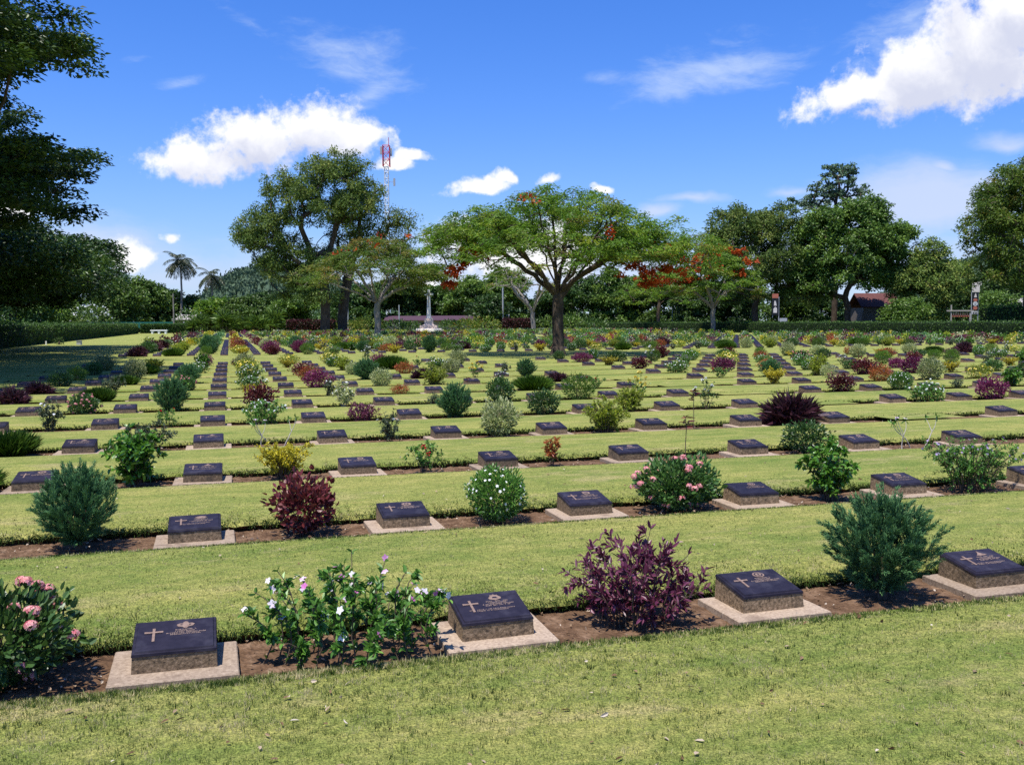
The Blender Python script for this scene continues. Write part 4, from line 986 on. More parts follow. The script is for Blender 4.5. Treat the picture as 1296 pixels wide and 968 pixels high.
# ------------------------------------------------------------------ trees
def r_seed(c): return np.linalg.norm(c[-1]-c[0])/6
def skeleton(trunk, att, fork, step=.5, pen=.35, up=.15, seeds=None):
    """joins crown points to a trunk polyline, each to the nearest node; returns nodes, parents"""
    pos = [np.asarray(p, float) for p in trunk]; par = [-1] + list(range(len(trunk)-1)); pl = [0.]
    for i in range(1, len(pos)): pl.append(pl[-1] + np.linalg.norm(pos[i]-pos[i-1]))
    A = np.asarray(att); c = np.asarray(trunk[-1]); A = A[np.argsort(np.linalg.norm(A-c, axis=1))]
    ok = [i >= fork for i in range(len(pos))]; tips = []
    for sd in seeds or []:
        ctrl = np.array([pos[len(trunk)-1]] + [np.asarray(q, float) for q in sd]); k = 4*(len(ctrl)-1); tt = np.linspace(0, len(ctrl)-1, k+1)[1:]
        sm = np.stack([np.interp(tt, range(len(ctrl)), ctrl[:, z]) for z in range(3)], -1); full = np.vstack([ctrl[:1], sm])
        for _ in range(3): full[1:-1] = .5*full[1:-1] + .25*(full[:-2] + full[2:])
        pv = len(trunk)-1
        for z, q in enumerate(full[1:]):
            q = q + R.normal(0, .05, 3)*min(1, r_seed(ctrl)); pl.append(pl[pv] + np.linalg.norm(q-pos[pv])*.5); pos.append(q); par.append(pv); pv = len(pos)-1; ok.append(z > k*.35)
    if seeds: ok[:len(trunk)] = [False]*len(trunk)
    cap = len(pos) + 40*len(A); Pn = np.zeros((cap, 3)); Ln = np.zeros(cap); On = np.zeros(cap, bool); n = len(pos)
    Pn[:n] = pos; Ln[:n] = pl; On[:n] = ok
    for a in A:
        d = np.linalg.norm(Pn[:n]-a, axis=1); cost = d + pen*Ln[:n] + 3.0*np.maximum(0, Pn[:n, 2]-a[2]-.2); cost[~On[:n]] = 1e9
        i = int(np.argmin(cost)); p0 = Pn[i]; dd = d[i]
        if dd < .05: tips.append(i); continue
        p = par[i]; T = unit(p0 - Pn[p]) if p >= 0 else np.array([0, 0, 1.])
        k = max(2, int(dd/step)); ctl = p0 + T*dd*.38 + np.array([0, 0, up*dd])
        prev = i
        for q in range(1, k+1):
            t = q/k; x = (1-t)**2*p0 + 2*t*(1-t)*ctl + t*t*a
            if q < k: x = x + R.normal(0, .045*min(dd, 2.5), 3)
            if n >= cap: break
            Pn[n] = x; Ln[n] = Ln[prev] + dd/k; On[n] = True; par.append(prev); prev = n; n += 1
        tips.append(prev)
    return Pn[:n], par, tips
def limbs(mb, Pn, par, tips, r0, rt=.012, k=6, rmin=0.):
    n = len(Pn); w_ = np.zeros(n)
    for t in tips: w_[t] += 1
    for i in range(n-1, 0, -1): w_[par[i]] += w_[i]
    e = math.log(r0/rt)/math.log(max(2, w_[0])); rr_ = rt*np.maximum(w_, 1)**e
    kids = [[] for _ in range(n)]
    for i in range(1, n): kids[par[i]].append(i)
    st = [(0, None)]
    while st:
        i, fr = st.pop(); ch = [] if fr is None else [fr]; ch.append(i)
        while kids[i]:
            kk = sorted(kids[i], key=lambda q: -w_[q]); st += [(q, i) for q in kk[1:]]; i = kk[0]; ch.append(i)
        if len(ch) < 2: continue
        rs_ = [rr_[q] for q in ch]
        if fr is not None: rs_[0] = min(rs_[0], rs_[1]*1.25)
        if max(rs_) < rmin: continue
        kk = 10 if max(rs_) > .15 else k if max(rs_) > .04 else 4
        tube(mb, Pn[ch], rs_, kk, 0, R.random())
    return rr_
def ell(n, c, r, inner=.35, zmin=-.6, flat=None):
    """points in an ellipsoid lobe, mostly near its skin"""
    out = []
    d = rdir(n*3); d = d[d[:, 2] > zmin][:n]; u = R.random(len(d))**inner
    return np.asarray(c) + d*u[:, None]*np.asarray(r)
def clumps(mb, pts, per, rc, ll, lw, flatz=.55, droop=0., mat=0, horiz=0., hi=False, shade=.35, center=None, rext=1.):
    """leaf clumps around points"""
    n = len(pts)*per; P = np.repeat(pts, per, 0); off = rdir(n)*(R.random(n)**.55)[:, None]*rc; off[:, 2] *= flatz
    hr = np.linalg.norm(off[:, :2], axis=1)
    P = P + off; P[:, 2] -= droop*hr**1.3
    D = off/rc + rdir(n)*.6; D[:, 2] = D[:, 2]*(1-horiz) - droop*.5
    N = R.normal(size=(n, 3))*(.65-.45*horiz) + unit(off)*.5; N[:, 2] += .8
    base = np.repeat(R.normal(.45, .2, len(pts)), per)
    leaves(mb, P-unit(D)*ll*.5, D, ll*R.uniform(.6, 1.3, n), lw*R.uniform(.7, 1.2, n), mat, hi, N=N, rnd=np.clip(base + R.normal(0, .17, n), 0, 1), droop=.15)
def tree(name, label, cat, loc, trunk_pts, r0, fork, lobes, natt, per, rc, ll, lw, leaf, bark='bark_dark', flatz=.55, droop=0., horiz=.3, pen=.3, up=.15, step=.6, flowers=None, group=None, inner=.35, rt=.014, zmin=-.6, keep=1., extra=None, twigmin=0.):
    root = empty(name, loc)
    tot = sum(l[2] for l in lobes)
    att = np.concatenate([ell(max(3, int(natt*l[2]/tot)), l[0], l[1], inner, zmin) for l in lobes])
    Pn, par, tips = skeleton(trunk_pts, att, fork, step, pen, up)
    tb = MB(); limbs(tb, Pn, par, tips, r0, rt, 6, twigmin)
    p0 = np.asarray(trunk_pts[0], float); tube(tb, [p0-[0, 0, .3], p0+[0, 0, .15], p0+[0, 0, .5]], [r0*1.55, r0*1.35, r0*1.03], 10)
    fb = MB(); a2 = att if keep >= 1 else att[R.random(len(att)) < keep]
    clumps(fb, a2, per, rc, ll, lw, flatz, droop, 0, horiz)
    obj('trunk', tb, M[bark], root); obj('crown', fb, M[leaf], root)
    if flowers is not None:
        xb = MB(); clumps(xb, np.asarray(flowers[0], float), flowers[1], flowers[2], flowers[3], flowers[3]*.8, .7, .1)
        obj('blossom', xb, M['flame'], root)
    tag(root, label, cat, group); return root
def broad(name, label, x, y, h, r, leaf, th=None, seed=0, cat='tree', group='trees around the cemetery', natt=None, per=26, ll=.42, lw=.26, rc=1.15, bark='bark_dark', droop=.05, lob=None, r0=None, flatz=.7, keep=1., inner=.3):
    """a spreading broadleaf tree from several overlapping lobes"""
    rg = random.Random(seed+int(x*7+y)); th = th or h*.28
    if lob is None:
        lob = [((0, 0, th+(h-th)*.5), (r*.75, r*.75, (h-th)*.5), 3)]
        for k in range(6):
            a = k*1.05+seed; q = rg.uniform(.45, .65)*r; s = rg.uniform(.40, .58)*r; zz = th + (h-th)*rg.uniform(.28, .75)
            lob.append(((math.cos(a)*q, math.sin(a)*q, zz), (s, s, s*.75), 1)); lob.append(((math.cos(a+.5)*q*1.15, math.sin(a+.5)*q*1.15, h*.16), (s, s, h*.16), .55))
        lob.append(((rg.uniform(-.2, .2)*r, rg.uniform(-.2, .2)*r, h-.28*r), (r*.35, r*.35, r*.3), .7))
    natt = natt or int(80 + r*r*5.0)
    tp = [(0, 0, 0), (rg.uniform(-.1, .1), rg.uniform(-.1, .1), th*.35), (rg.uniform(-.2, .2), rg.uniform(-.2, .2), th*.7), (rg.uniform(-.3, .3), rg.uniform(-.3, .3), th)]
    return tree(name, label, cat, (x, y, 0), tp, r0 or max(.16, h*.022), 2, lob, natt, per, rc, ll, lw, leaf, bark, flatz, droop, .2, group=group, step=.9, keep=keep, inner=inner, twigmin=.02)

# the flame tree among the graves
def umbrella(n, rx, ry, z0, z1, c=(0, 0), thick=.9, rim=.75):
    """points in a shallow umbrella: high in the middle, thin at the drooping rim"""
    a = R.random(n)*6.283; q = np.sqrt(R.random(n)); lum = 1 + .10*np.sin(a*3+1) + .08*np.sin(a*5+2)
    top = z1 - (z1-z0)*q**2.3*rim; top = top + (z1-z0)*.13*(np.sin(a*4+q*5+c[0]) * np.sin(q*9+a*2.3+c[1])); z = top - R.random(n)**1.6*thick*(1-q*.35)
    return np.stack([c[0]+np.cos(a)*q*rx*lum, c[1]+np.sin(a)*q*ry*lum, z], -1)
def flame_tree(label, x, y, trunk, r0, att, per, rc, ll, leaf, bark, flowers, pen=.25, up=.16, leaf2=None, lw=None, step=.45, rt=.014, group=None, seeds=None):
    root = empty('flame_tree', (x, y, 0))
    Pn, par, tips = skeleton(trunk, att, len(trunk)-2, step, pen, up, seeds)
    tb = MB(); limbs(tb, Pn, par, tips, r0, rt, 7)
    p0 = np.asarray(trunk[0], float); tube(tb, [p0-[0, 0, .2], p0+[0, 0, .12], p0+[0, 0, .45]], [r0*1.7, r0*1.4, r0*1.03], 12)
    obj('trunk', tb, M[bark], root)
    fb = MB(); k = R.random(len(att)) < .8; clumps(fb, att[k], per, rc, ll, lw or ll*.4, .32, .22, 0, .75)
    if leaf2: clumps(fb, att[~k], per, rc, ll, lw or ll*.4, .32, .22, 1, .75)
    obj('crown', fb, [M[leaf], M[leaf2 or leaf]], root)
    if flowers:
        xb = MB()
        for (fx, fy, fz, rr_, m_, nn) in flowers:
            pts = np.array([fx, fy, fz]) + R.normal(0, 1, (nn, 3))*np.array([rr_, rr_, rr_*.55]); clumps(xb, pts, m_, rc*.45, ll*.85, ll*.75, .7, .1)
        obj('blossom', xb, M['flame'], root)
    tag(root, label, 'tree', group)
RTx, RTy = math.cos(YAW), -math.sin(YAW); FWx, FWy = math.sin(YAW), math.cos(YAW)
def vw(r, f, z): return np.array([r*RTx + f*FWx, r*RTy + f*FWy, z])   # offsets named along the survey's right / away axes
fx0, fy0 = 14.9, 42.9
att = np.concatenate([umbrella(330, 5.6, 5.5, 4.7, 7.75, thick=1.5, rim=.95), umbrella(75, 2.5, 3.0, 5.6, 6.9, c=tuple((vw(-3.9, .5, 0))[:2]), thick=1.0),
                      umbrella(110, 3.1, 3.2, 4.4, 6.3, c=tuple((vw(4.6, -.3, 0))[:2]), thick=1.5), umbrella(40, 2.2, 2.0, 4.8, 5.9, c=tuple((vw(-4.6, -1.2, 0))[:2]), thick=.8), umbrella(60, 3.6, 3.4, 4.9, 6.3, thick=.9), umbrella(45, 2.6, 2.6, 4.2, 5.6, c=tuple((vw(3.0, -1.5, 0))[:2]), thick=.9)])
fl_ = [tuple(vw(-4.0, -1.5, 4.75))+(.30, 26, 8), tuple(vw(-4.7, -1.2, 3.95))+(.28, 26, 6), tuple(vw(-5.1, -1.0, 3.4))+(.16, 26, 4), tuple(vw(-4.4, -1.3, 4.3))+(.2, 26, 4), tuple(vw(3.5, -1.8, 4.1))+(.42, 24, 9), tuple(vw(4.5, -1.6, 3.75))+(.42, 24, 10), tuple(vw(5.2, -1.2, 4.0))+(.40, 24, 7), tuple(vw(3.9, -1.4, 3.3))+(.16, 24, 4),
       tuple(vw(5.0, -1.0, 4.9))+(.35, 20, 4), tuple(vw(2.0, -3.6, 5.4))+(.22, 20, 3), tuple(vw(-1.4, -3.4, 6.9))+(.3, 10, 3)]
sd = [[vw(-1.1, 0, 3.8), vw(-2.5, .2, 4.7), vw(-4.0, .3, 5.7)], [vw(-.45, .5, 4.3), vw(-1.0, 1.0, 5.8), vw(-1.5, 1.3, 7.2)], [vw(.15, -.5, 4.4), vw(.35, -.8, 5.9), vw(.6, -1.1, 7.3)],
      [vw(.7, .3, 4.2), vw(1.6, .6, 5.5), vw(2.4, .8, 6.8)], [vw(1.0, -.4, 3.8), vw(2.3, -.8, 4.7), vw(3.8, -.9, 5.4)], [vw(-1.0, -.8, 4.1), vw(-2.2, -1.8, 5.2), vw(-3.1, -2.6, 6.2)], [vw(.2, 1.4, 4.4), vw(.6, 2.8, 5.6), vw(1, 3.8, 6.6)], [vw(.8, -1.2, 4.1), vw(1.5, -2.4, 5.3), vw(2.2, -3.3, 6.2)],
      [vw(-.25, -.9, 4.2), vw(-.7, -2.2, 5.6), vw(-1.0, -3.2, 6.8)], [vw(-1.1, .9, 4.2), vw(-2.2, 2.2, 5.4), vw(-3.0, 3.2, 6.2)], [vw(1.1, 1.0, 4.1), vw(2.4, 2.0, 5.2), vw(3.4, 2.8, 5.9)], [vw(-.1, .2, 4.4), vw(-.2, .2, 6.0), vw(-.3, .1, 7.6)], [vw(1.3, -.1, 3.9), vw(2.8, .1, 4.9), vw(4.4, .2, 5.6)]]
flame_tree('wide umbrella flame tree with a dark trunk standing among the graves', fx0, fy0, [(0, 0, 0), (.02, .03, .8), (-.02, 0, 1.7), (0, 0, 2.4), (.02, .02, 2.8)], .27, att, 92, .66, .19, 't_flame', 'bark_dark', fl_, leaf2='t_flame2', lw=.06, rt=.0135, up=.06, seeds=sd, pen=.1)
def fan(n, r, z0, z1, seed=0, bend=.5):
    out = []
    for k in range(n):
        a = k*2*math.pi/n + seed; q = r*(.75+.25*math.sin(k*2.7)); zz = z1*(.85+.2*math.sin(k*1.9+1))
        out.append([(math.cos(a)*q*.28, math.sin(a)*q*.28, z0+(zz-z0)*.35), (math.cos(a)*q*.62, math.sin(a)*q*.62, z0+(zz-z0)*.68), (math.cos(a)*q, math.sin(a)*q, zz)])
    return out
# pale-limbed flame tree on the left
x1, y1 = at_depth(478, 99)
att = np.concatenate([umbrella(240, 8.4, 7.5, 6.4, 10.9, thick=2.6, rim=.9), umbrella(45, 3.5, 3.5, 6.0, 8.2, c=tuple(vw(5.6, 0, 0)[:2]), thick=1.5)])
fl_ = [tuple(vw(.8, -4, 10.6))+(.6, 9, 3), tuple(vw(-2.8, -4, 9.4))+(.6, 8, 3), tuple(vw(-5.6, -3, 7.2))+(.5, 8, 3), tuple(vw(3.8, -3, 11.0))+(.4, 9, 2)]
flame_tree('flame tree with bare pale limbs and thin olive crown, left of the stone cross', x1, y1, [(0, 0, 0), (.1, 0, 1.6), (0, .1, 3.0), (.1, 0, 3.8)], .36, att, 80, 1.15, .36, 't_flame2', 'bark_pale', fl_, leaf2='t_yellow', lw=.13, rt=.03, step=.9, up=.06, pen=.1, seeds=fan(9, 6.2, 3.8, 8.6, .2))
x1, y1 = at_depth(902, 117)
att = np.concatenate([umbrella(190, 6.6, 6.5, 6.0, 10.6, thick=3.0, rim=.9), umbrella(40, 4.5, 4, 5.5, 8, c=tuple(vw(-5, 0, 0)[:2]), thick=2)])
fl_ = [tuple(vw(-4.9, -3, 6.7))+(.6, 26, 10), tuple(vw(-3.9, -3.6, 6.7))+(.5, 26, 9), tuple(vw(-2.4, -5, 9.0))+(.9, 26, 10), tuple(vw(-1.4, -5, 8.2))+(.8, 26, 9), tuple(vw(-1.0, -5, 10.6))+(.9, 26, 8), tuple(vw(2.6, -5, 10.6))+(.5, 26, 5), tuple(vw(-1.6, -5, 8.9))+(1.0, 26, 11), tuple(vw(4.0, -4, 9.3))+(.7, 22, 6), tuple(vw(-.2, -5, 11.0))+(.8, 22, 5), tuple(vw(1.8, -4, 7.8))+(.7, 18, 5)]
flame_tree('flame tree covered in orange-red blossom in front of the right hedge', x1, y1, [(0, 0, 0), (.1, 0, 1.2), (0, .1, 2.4), (.1, 0, 3.2)], .33, att, 84, 1.1, .38, 't_flame', 'bark_pale', fl_, leaf2='t_yellow', lw=.16, rt=.035, step=.9, up=.06, pen=.1, seeds=fan(8, 4.6, 3.2, 7.4, .5))
x1, y1 = at_depth(833, 140)
att = umbrella(120, 6.2, 6, 5.5, 9.8, thick=3.6, rim=.8)
fl_ = [tuple(vw(-2.5, -4, 8.0))+(.9, 20, 6), tuple(vw(-.5, -4, 7.4))+(.8, 20, 6), tuple(vw(1, -4, 9.0))+(.7, 20, 3)]
flame_tree('smaller flame tree with dark trunk at the hedge, right of the central flame tree', x1, y1, [(0, 0, 0), (.1, 0, 1.2), (0, .1, 2.6), (.1, 0, 3.4)], .3, att, 56, 1.15, .4, 't_flame', 'bark_dark', fl_, lw=.16, rt=.04, step=.9)
x1, y1 = at_depth(676, 138)
att = umbrella(90, 6.4, 6, 6.5, 10.5, c=tuple(vw(-1.5, 0, 0)[:2]), thick=2.6, rim=.7)
flame_tree('thin bare-limbed flame tree behind the trunk of the central flame tree', x1, y1, [(0, 0, 0), (-.1, 0, 1.3), (-.2, .1, 2.4), (-.2, 0, 3.0)], .38, att, 26, 1.1, .36, 't_flame2', 'bark_pale', [], lw=.14, rt=.045, step=.9, pen=.1, up=.06, seeds=fan(5, 5.0, 3.0, 8.6, .9))

# big rain trees on the left, trunks outside the picture
lob = [((0, 0, 9.5), (9.5, 9.5, 5.5), 4), ((7.2, -2.5, 12.0), (5.2, 4.8, 2.2), 2.0), ((8.2, -3.5, 9.2), (4.2, 4.8, 1.3), 1.7), ((9.3, -1.5, 10.4), (4.3, 4.6, 1.2), 1.7), ((8.6, 1.0, 6.9), (4.2, 5.0, 1.2), 1.6), ((8.2, 0.5, 5.6), (4.6, 5.0, .8), 1.3), ((6.4, 4.5, 12), (4, 4, 2), 1), ((4, -6, 11), (5, 4, 2.5), 1.2), ((8.3, -7.5, 9), (4, 5, 2.2), 1.4), ((6.5, 8.5, 8.5), (5.4, 6, 2.2), 1.6), ((5, -4, 14.4), (5, 5, 1.6), 1.1)]
def at_dir(px, depth): return at_depth(px, depth)
xr, yr = at_depth(138, 27.5)
tree('rain_tree', 'huge dark rain tree whose boughs hang into the upper left corner', 'tree', (xr-13.5, yr+1.0, 0), [(0, 0, 0), (.2, 0, 1.5), (.3, .1, 3), (.3, .2, 4.2)], .62, 2, lob, 960, 230, .92, .19, .10, 't_rain', 'bark_dark', .34, .12, .55, pen=.25, step=.6, rt=.015)
xr, yr = at_depth(140, 56)
lob = [((0, 0, 5), (8.2, 9.5, 3), 4), ((4.6, -3, 5), (4.6, 7, 1.8), 1.6), ((5.2, 3, 6.2), (3.6, 6, 1.2), 1.3), ((3, -4, 3.6), (5, 4, 1.6), 1)]
tree('rain_tree', 'second dark rain tree with low boughs over the left hedge', 'tree', (xr-8.2, yr, 0), [(0, 0, 0), (.2, 0, 1.2), (.3, .1, 2.2), (.3, .2, 3)], .5, 2, lob, 560, 130, 1.05, .27, .15, 't_rain', 'bark_dark', .4, .1, .5, pen=.25, step=.7, rt=.018)
xr, yr = at_depth(120, 42)
tree('rain_tree', 'middle rain tree between the two others, beyond the left edge of the lawn', 'tree', (xr-9, yr, 0), [(0, 0, 0), (.2, 0, 1.2), (.3, .1, 2.2), (.3, .2, 3)], .5, 2, [((0, 0, 4.4), (7.5, 8.5, 2.5), 4), ((4.6, -3, 4.6), (4.6, 6, 1.7), 1.8), ((5, 4, 4.4), (4.4, 6, 1.7), 1.8)], 560, 150, 1.05, .24, .13, 't_rain', 'bark_dark', .45, .1, .4, pen=.25, step=.7, rt=.018)

# tall feathery trees left of the cross
x1, y1 = at_depth(412, 136)
lob = [((0, 0, 20), (8, 7, 7.5), 3), ((-8.5, 0, 16.5), (5.4, 5, 4.2), 1.7), ((-5.5, 0, 12), (5.5, 5, 4), 1.3), ((2.5, 0, 25.4), (5.5, 5, 3), 1.3), ((5.6, 0, 20.4), (4.2, 5, 4.2), 1.1), ((-4.5, 0, 7.6), (4.2, 4, 3.4), .9), ((-.5, 0, 6.2), (3.6, 4, 2.6), .6), ((-7.5, 0, 10.5), (3.2, 4, 3), .6), ((-11.2, 0, 14.2), (3, 3, 2.6), .7), ((-5, 0, 22.5), (4.6, 4, 3), 1.1), ((-1, 0, 10.5), (5, 4, 3.2), .9)]
lob = [(tuple(vw(c[0], c[1], c[2])), r_, q) for c, r_, q in lob]
tree('feathery_tree', 'tall feathery grey-green tree with a thick dark trunk, left of the radio mast', 'tree', (x1, y1, 0), [(0, 0, 0), (.1, 0, 3), (.2, .1, 6), (0, .2, 8.5), (.3, 0, 12)], .75, 2, lob, 500, 105, 1.35, .50, .18, 't_feather', 'bark_dark', .75, .25, .1, pen=.2, step=1.2, rt=.045, inner=.45)
x1, y1 = at_depth(434, 140)
lob = [((3.5, 0, 16), (5.6, 6, 5.6), 2), ((9, 0, 13.5), (4.4, 5, 4.5), 1.2), ((3.2, 0, 22), (3.6, 4, 3.2), 1), ((9.5, 0, 17.5), (3.4, 4, 2.6), .8), ((0, 0, 13), (4, 4, 4), .7)]
lob = [(tuple(vw(c[0], c[1], c[2])), r_, q) for c, r_, q in lob]
tree('feathery_tree', 'airy feathery tree with see-through crown directly under the radio mast', 'tree', (x1, y1, 0), [(0, 0, 0), (.1, 0, 3), (.5, .1, 6), (1, .2, 8.5), (1.6, 0, 11)], .8, 2, lob, 250, 44, 1.35, .46, .16, 't_feather', 'bark_dark', .75, .25, .1, pen=.2, step=1.2, rt=.05, inner=.6)

# trees behind the right hedge
def right_tree(name, label, px, dep, lob, natt, per, rc, ll, lw, leaf, th, r0, flatz=.75, droop=.2, inner=.35, rt=.05, hz=.15):
    x, y = at_depth(px, dep); lob = [(tuple(vw(c[0], c[1], c[2])), r_, q) for c, r_, q in lob]
    tree(name, label, 'tree', (x, y, 0), [(0, 0, 0), (.1, 0, th*.4), (0, .1, th*.7), (.1, 0, th)], r0, 2, lob, natt, int(per*1.7), rc*1.05, ll*1.12, lw*1.2, leaf, 'bark_dark', flatz, droop, hz, pen=.2, step=1.2, rt=rt, inner=inner)
right_tree('feathery_tree', 'rounded olive-green tree behind the orange-blossomed flame tree', 955, 136, [((0, 0, 11.5), (8, 7, 7), 3), ((-3.5, 0, 16), (5, 5, 3.6), 1.1), ((3.2, 0, 16.4), (4.6, 5, 3.4), 1.1), ((5.5, 0, 10), (4.6, 5, 5.5), 1.2), ((-6, 0, 11), (4, 4, 4), 1), ((7, 0, 6), (4, 4, 3.5), .8), ((-1, 0, 6), (6, 5, 3), .8)], 430, 60, 1.3, .46, .17, 't_feather', 4.5, .5)
right_tree('broadleaf_tree', 'tallest tree on the right with an open bluish top above darker foliage', 1055, 146, [((0, 0, 23.0), (5.6, 5, 3.4), 1.0), ((5.0, 0, 20.6), (4.2, 4, 1.6), .5), ((-5, 0, 21), (3.6, 4, 2), .5), ((.6, 0, 26.2), (3.2, 3, 1.8), .5)], 170, 20, .8, .42, .26, 't_blue', 14, .5, .45, .05, .5, rt=.06)
right_tree('broadleaf_tree', 'dense dark-green tree below the open bluish treetop', 1072, 134, [((0, 0, 11), (8, 7, 8), 3.4), ((4.6, 0, 13.4), (3.9, 5, 4.2), 1.3), ((-4.5, 0, 15.5), (4, 4, 3.8), 1), ((2.2, 0, 17.6), (4.2, 4, 3), 1), ((5, 0, 8.0), (3.2, 4, 3.2), .7), ((-5.5, 0, 8), (4, 4, 4.6), 1), ((8.4, 0, 15.2), (1.8, 2, 1.0), .25)], 480, 62, 1.3, .46, .24, 't_green', 3.5, .5, .7, .12)
right_tree('feathery_tree', 'small pointed feathery tree between the red roof and the totem sign', 1172, 132, [((0, 0, 6.5), (5.6, 5, 4.6), 2.4), ((0, 0, 11.2), (2.8, 3, 2.6), .8), ((3.5, 0, 8.2), (3, 3, 2.8), .8), ((-3.4, 0, 8), (2.8, 3, 2.6), .8), ((0, 0, 3), (5, 5, 2.2), .8)], 300, 52, 1.15, .44, .17, 't_feather', 3, .3)
right_tree('feathery_tree', 'large yellowish feathery tree at the right edge above the grey roof', 1300, 96, [((0, 0, 11.5), (6.5, 7, 6.8), 3), ((-3.8, 0, 12.4), (3, 4, 3.6), 1), ((-2, 0, 16.4), (3.6, 4, 2.4), .9), ((4, 0, 16), (4, 4, 3), .7), ((-3.6, 0, 6.6), (3, 4, 3.2), .7), ((1, 0, 18), (3, 3, 1.8), .5)], 420, 64, 1.05, .36, .12, 't_yellow', 5, .5)

# the wooded belt behind the graves: each tree its own crown and trunk
belt = [ # px, depth, height, radius, leaf, label
 (20, 98, 7.5, 5.0, 't_dark', 'low dark tree behind the left hedge at the picture edge'),
 (48, 104, 5.6, 3.4, 't_flame', 'low sunlit yellow-green tree above the left hedge'),
 (82, 118, 5.0, 2.6, 't_green', 'bushy low tree left of the white frangipani'),
 (150, 165, 9.0, 5.6, 't_green', 'mid-green tree behind the teal netting'),
 (178, 175, 11.2, 6.2, 't_green', 'taller rounded green tree left of the tall palm'),
 (203, 182, 9.5, 5.0, 't_dark', 'dark bushy tree at the foot of the tall palm'),
 (160, 205, 13.5, 4.0, 't_blue', 'hazy tree top showing behind the left belt'),
 (245, 182, 7.2, 4.6, 't_dark', 'dark low tree right of the tall palm'),
 (280, 172, 6.6, 4.8, 't_flame', 'round-headed light-green tree below the shorter palm'),
 (312, 168, 6.8, 5.2, 't_green', 'sunlit green tree below the wooded hill'),
 (345, 176, 8.0, 5.6, 't_dark', 'dark tree left of the feathery tree trunks'),
 (372, 160, 7.0, 4.6, 't_green', 'low green tree beside the dark red hedge'),
 (452, 172, 9.0, 5.6, 't_dark', 'dark tree between the thick trunk and the pale-limbed flame tree'),
 (500, 180, 10.5, 6.2, 't_dark', 'dark tree behind the pale limbs left of the cross'),
 (532, 186, 9.6, 5.6, 't_green', 'green tree directly behind the stone cross'),
 (566, 184, 9.8, 5.4, 't_dark', 'dark tree just right of the stone cross'),
 (598, 178, 11.0, 5.8, 't_green', 'rounded green tree under the left red blossoms'),
 (622, 158, 6.6, 4.0, 't_dark', 'flat-topped dark tree beside the white kiosk'),
 (640, 186, 13.2, 6.0, 't_green', 'taller green tree left of the grey lamp pole'),
 (700, 184, 9.0, 6.2, 't_dark', 'dark tree hidden behind the central trunk'),
 (742, 176, 10.8, 6.4, 't_dark', 'very dark tree right of the central trunk'),
 (776, 172, 12.0, 5.6, 't_green', 'upright green tree below the right blossoms'),
 (812, 178, 11.0, 5.6, 't_feather', 'grey-green tree behind the smaller flame tree'),
 (850, 170, 12.0, 6.4, 't_green', 'green tree between the two right flame trees'),
 (882, 160, 9.0, 5.2, 't_dark', 'dark tree behind the orange-blossomed flame tree trunk'),
 (925, 158, 8.6, 5.6, 't_dark', 'dark understorey tree left of the small road sign'),
 (1000, 150, 6.0, 4.6, 't_green', 'low leafy tree right of the small road sign'),
 (1030, 158, 9.0, 5.6, 't_dark', 'dark understorey tree beneath the tallest right tree'),
 (1134, 128, 3.6, 2.2, 't_green', 'big-leaved bush in front of the red roof'),
 (1150, 122, 4.4, 2.8, 't_green', 'broad-leaved bright bush above the right hedge'),
 (1205, 165, 13.0, 5.0, 't_yellow', 'yellow-tinged tree behind the totem sign'),
 (1262, 112, 5.0, 3.2, 't_green', 'leafy bush right of the totem sign'),
 (1280, 128, 9.5, 5.0, 't_dark', 'dark tree behind the grey roof at the right edge'),
 (1240, 140, 9.5, 4.6, 't_dark', 'dark tree directly behind the totem sign'),
 (-40, 84, 8.0, 5.0, 't_dark', 'dark tree at the left margin behind the hedge'),
]
for k, (px, dep, h, r, lf, lab) in enumerate(belt):
    x, y = at_depth(px, dep)
    broad('broadleaf_tree', lab, x, y, h, r, lf, th=h*.16, seed=k, per=52, ll=.56*dep/165, lw=.36*dep/165, rc=1.2)

wm = MB(); k = 900; pxs = R.uniform(-160, 1460, k); dps = R.uniform(196, 228, k); c = np.array([at_depth(a, b) for a, b in zip(pxs, dps)])
ht = 6.0 + 1.6*np.sin(pxs*.021) + 1.2*np.sin(pxs*.057+1) + .8*np.sin(pxs*.13) - 3.2*np.exp(-((pxs-305)/60)**2); pts = np.c_[c, R.random(k)**.7*ht]
clumps(wm, pts, 26, 2.3, 1.0, .62, .7, .05, 0, .2)
tag(obj('woods', wm, M['t_dark']), None, None, None, 'stuff')
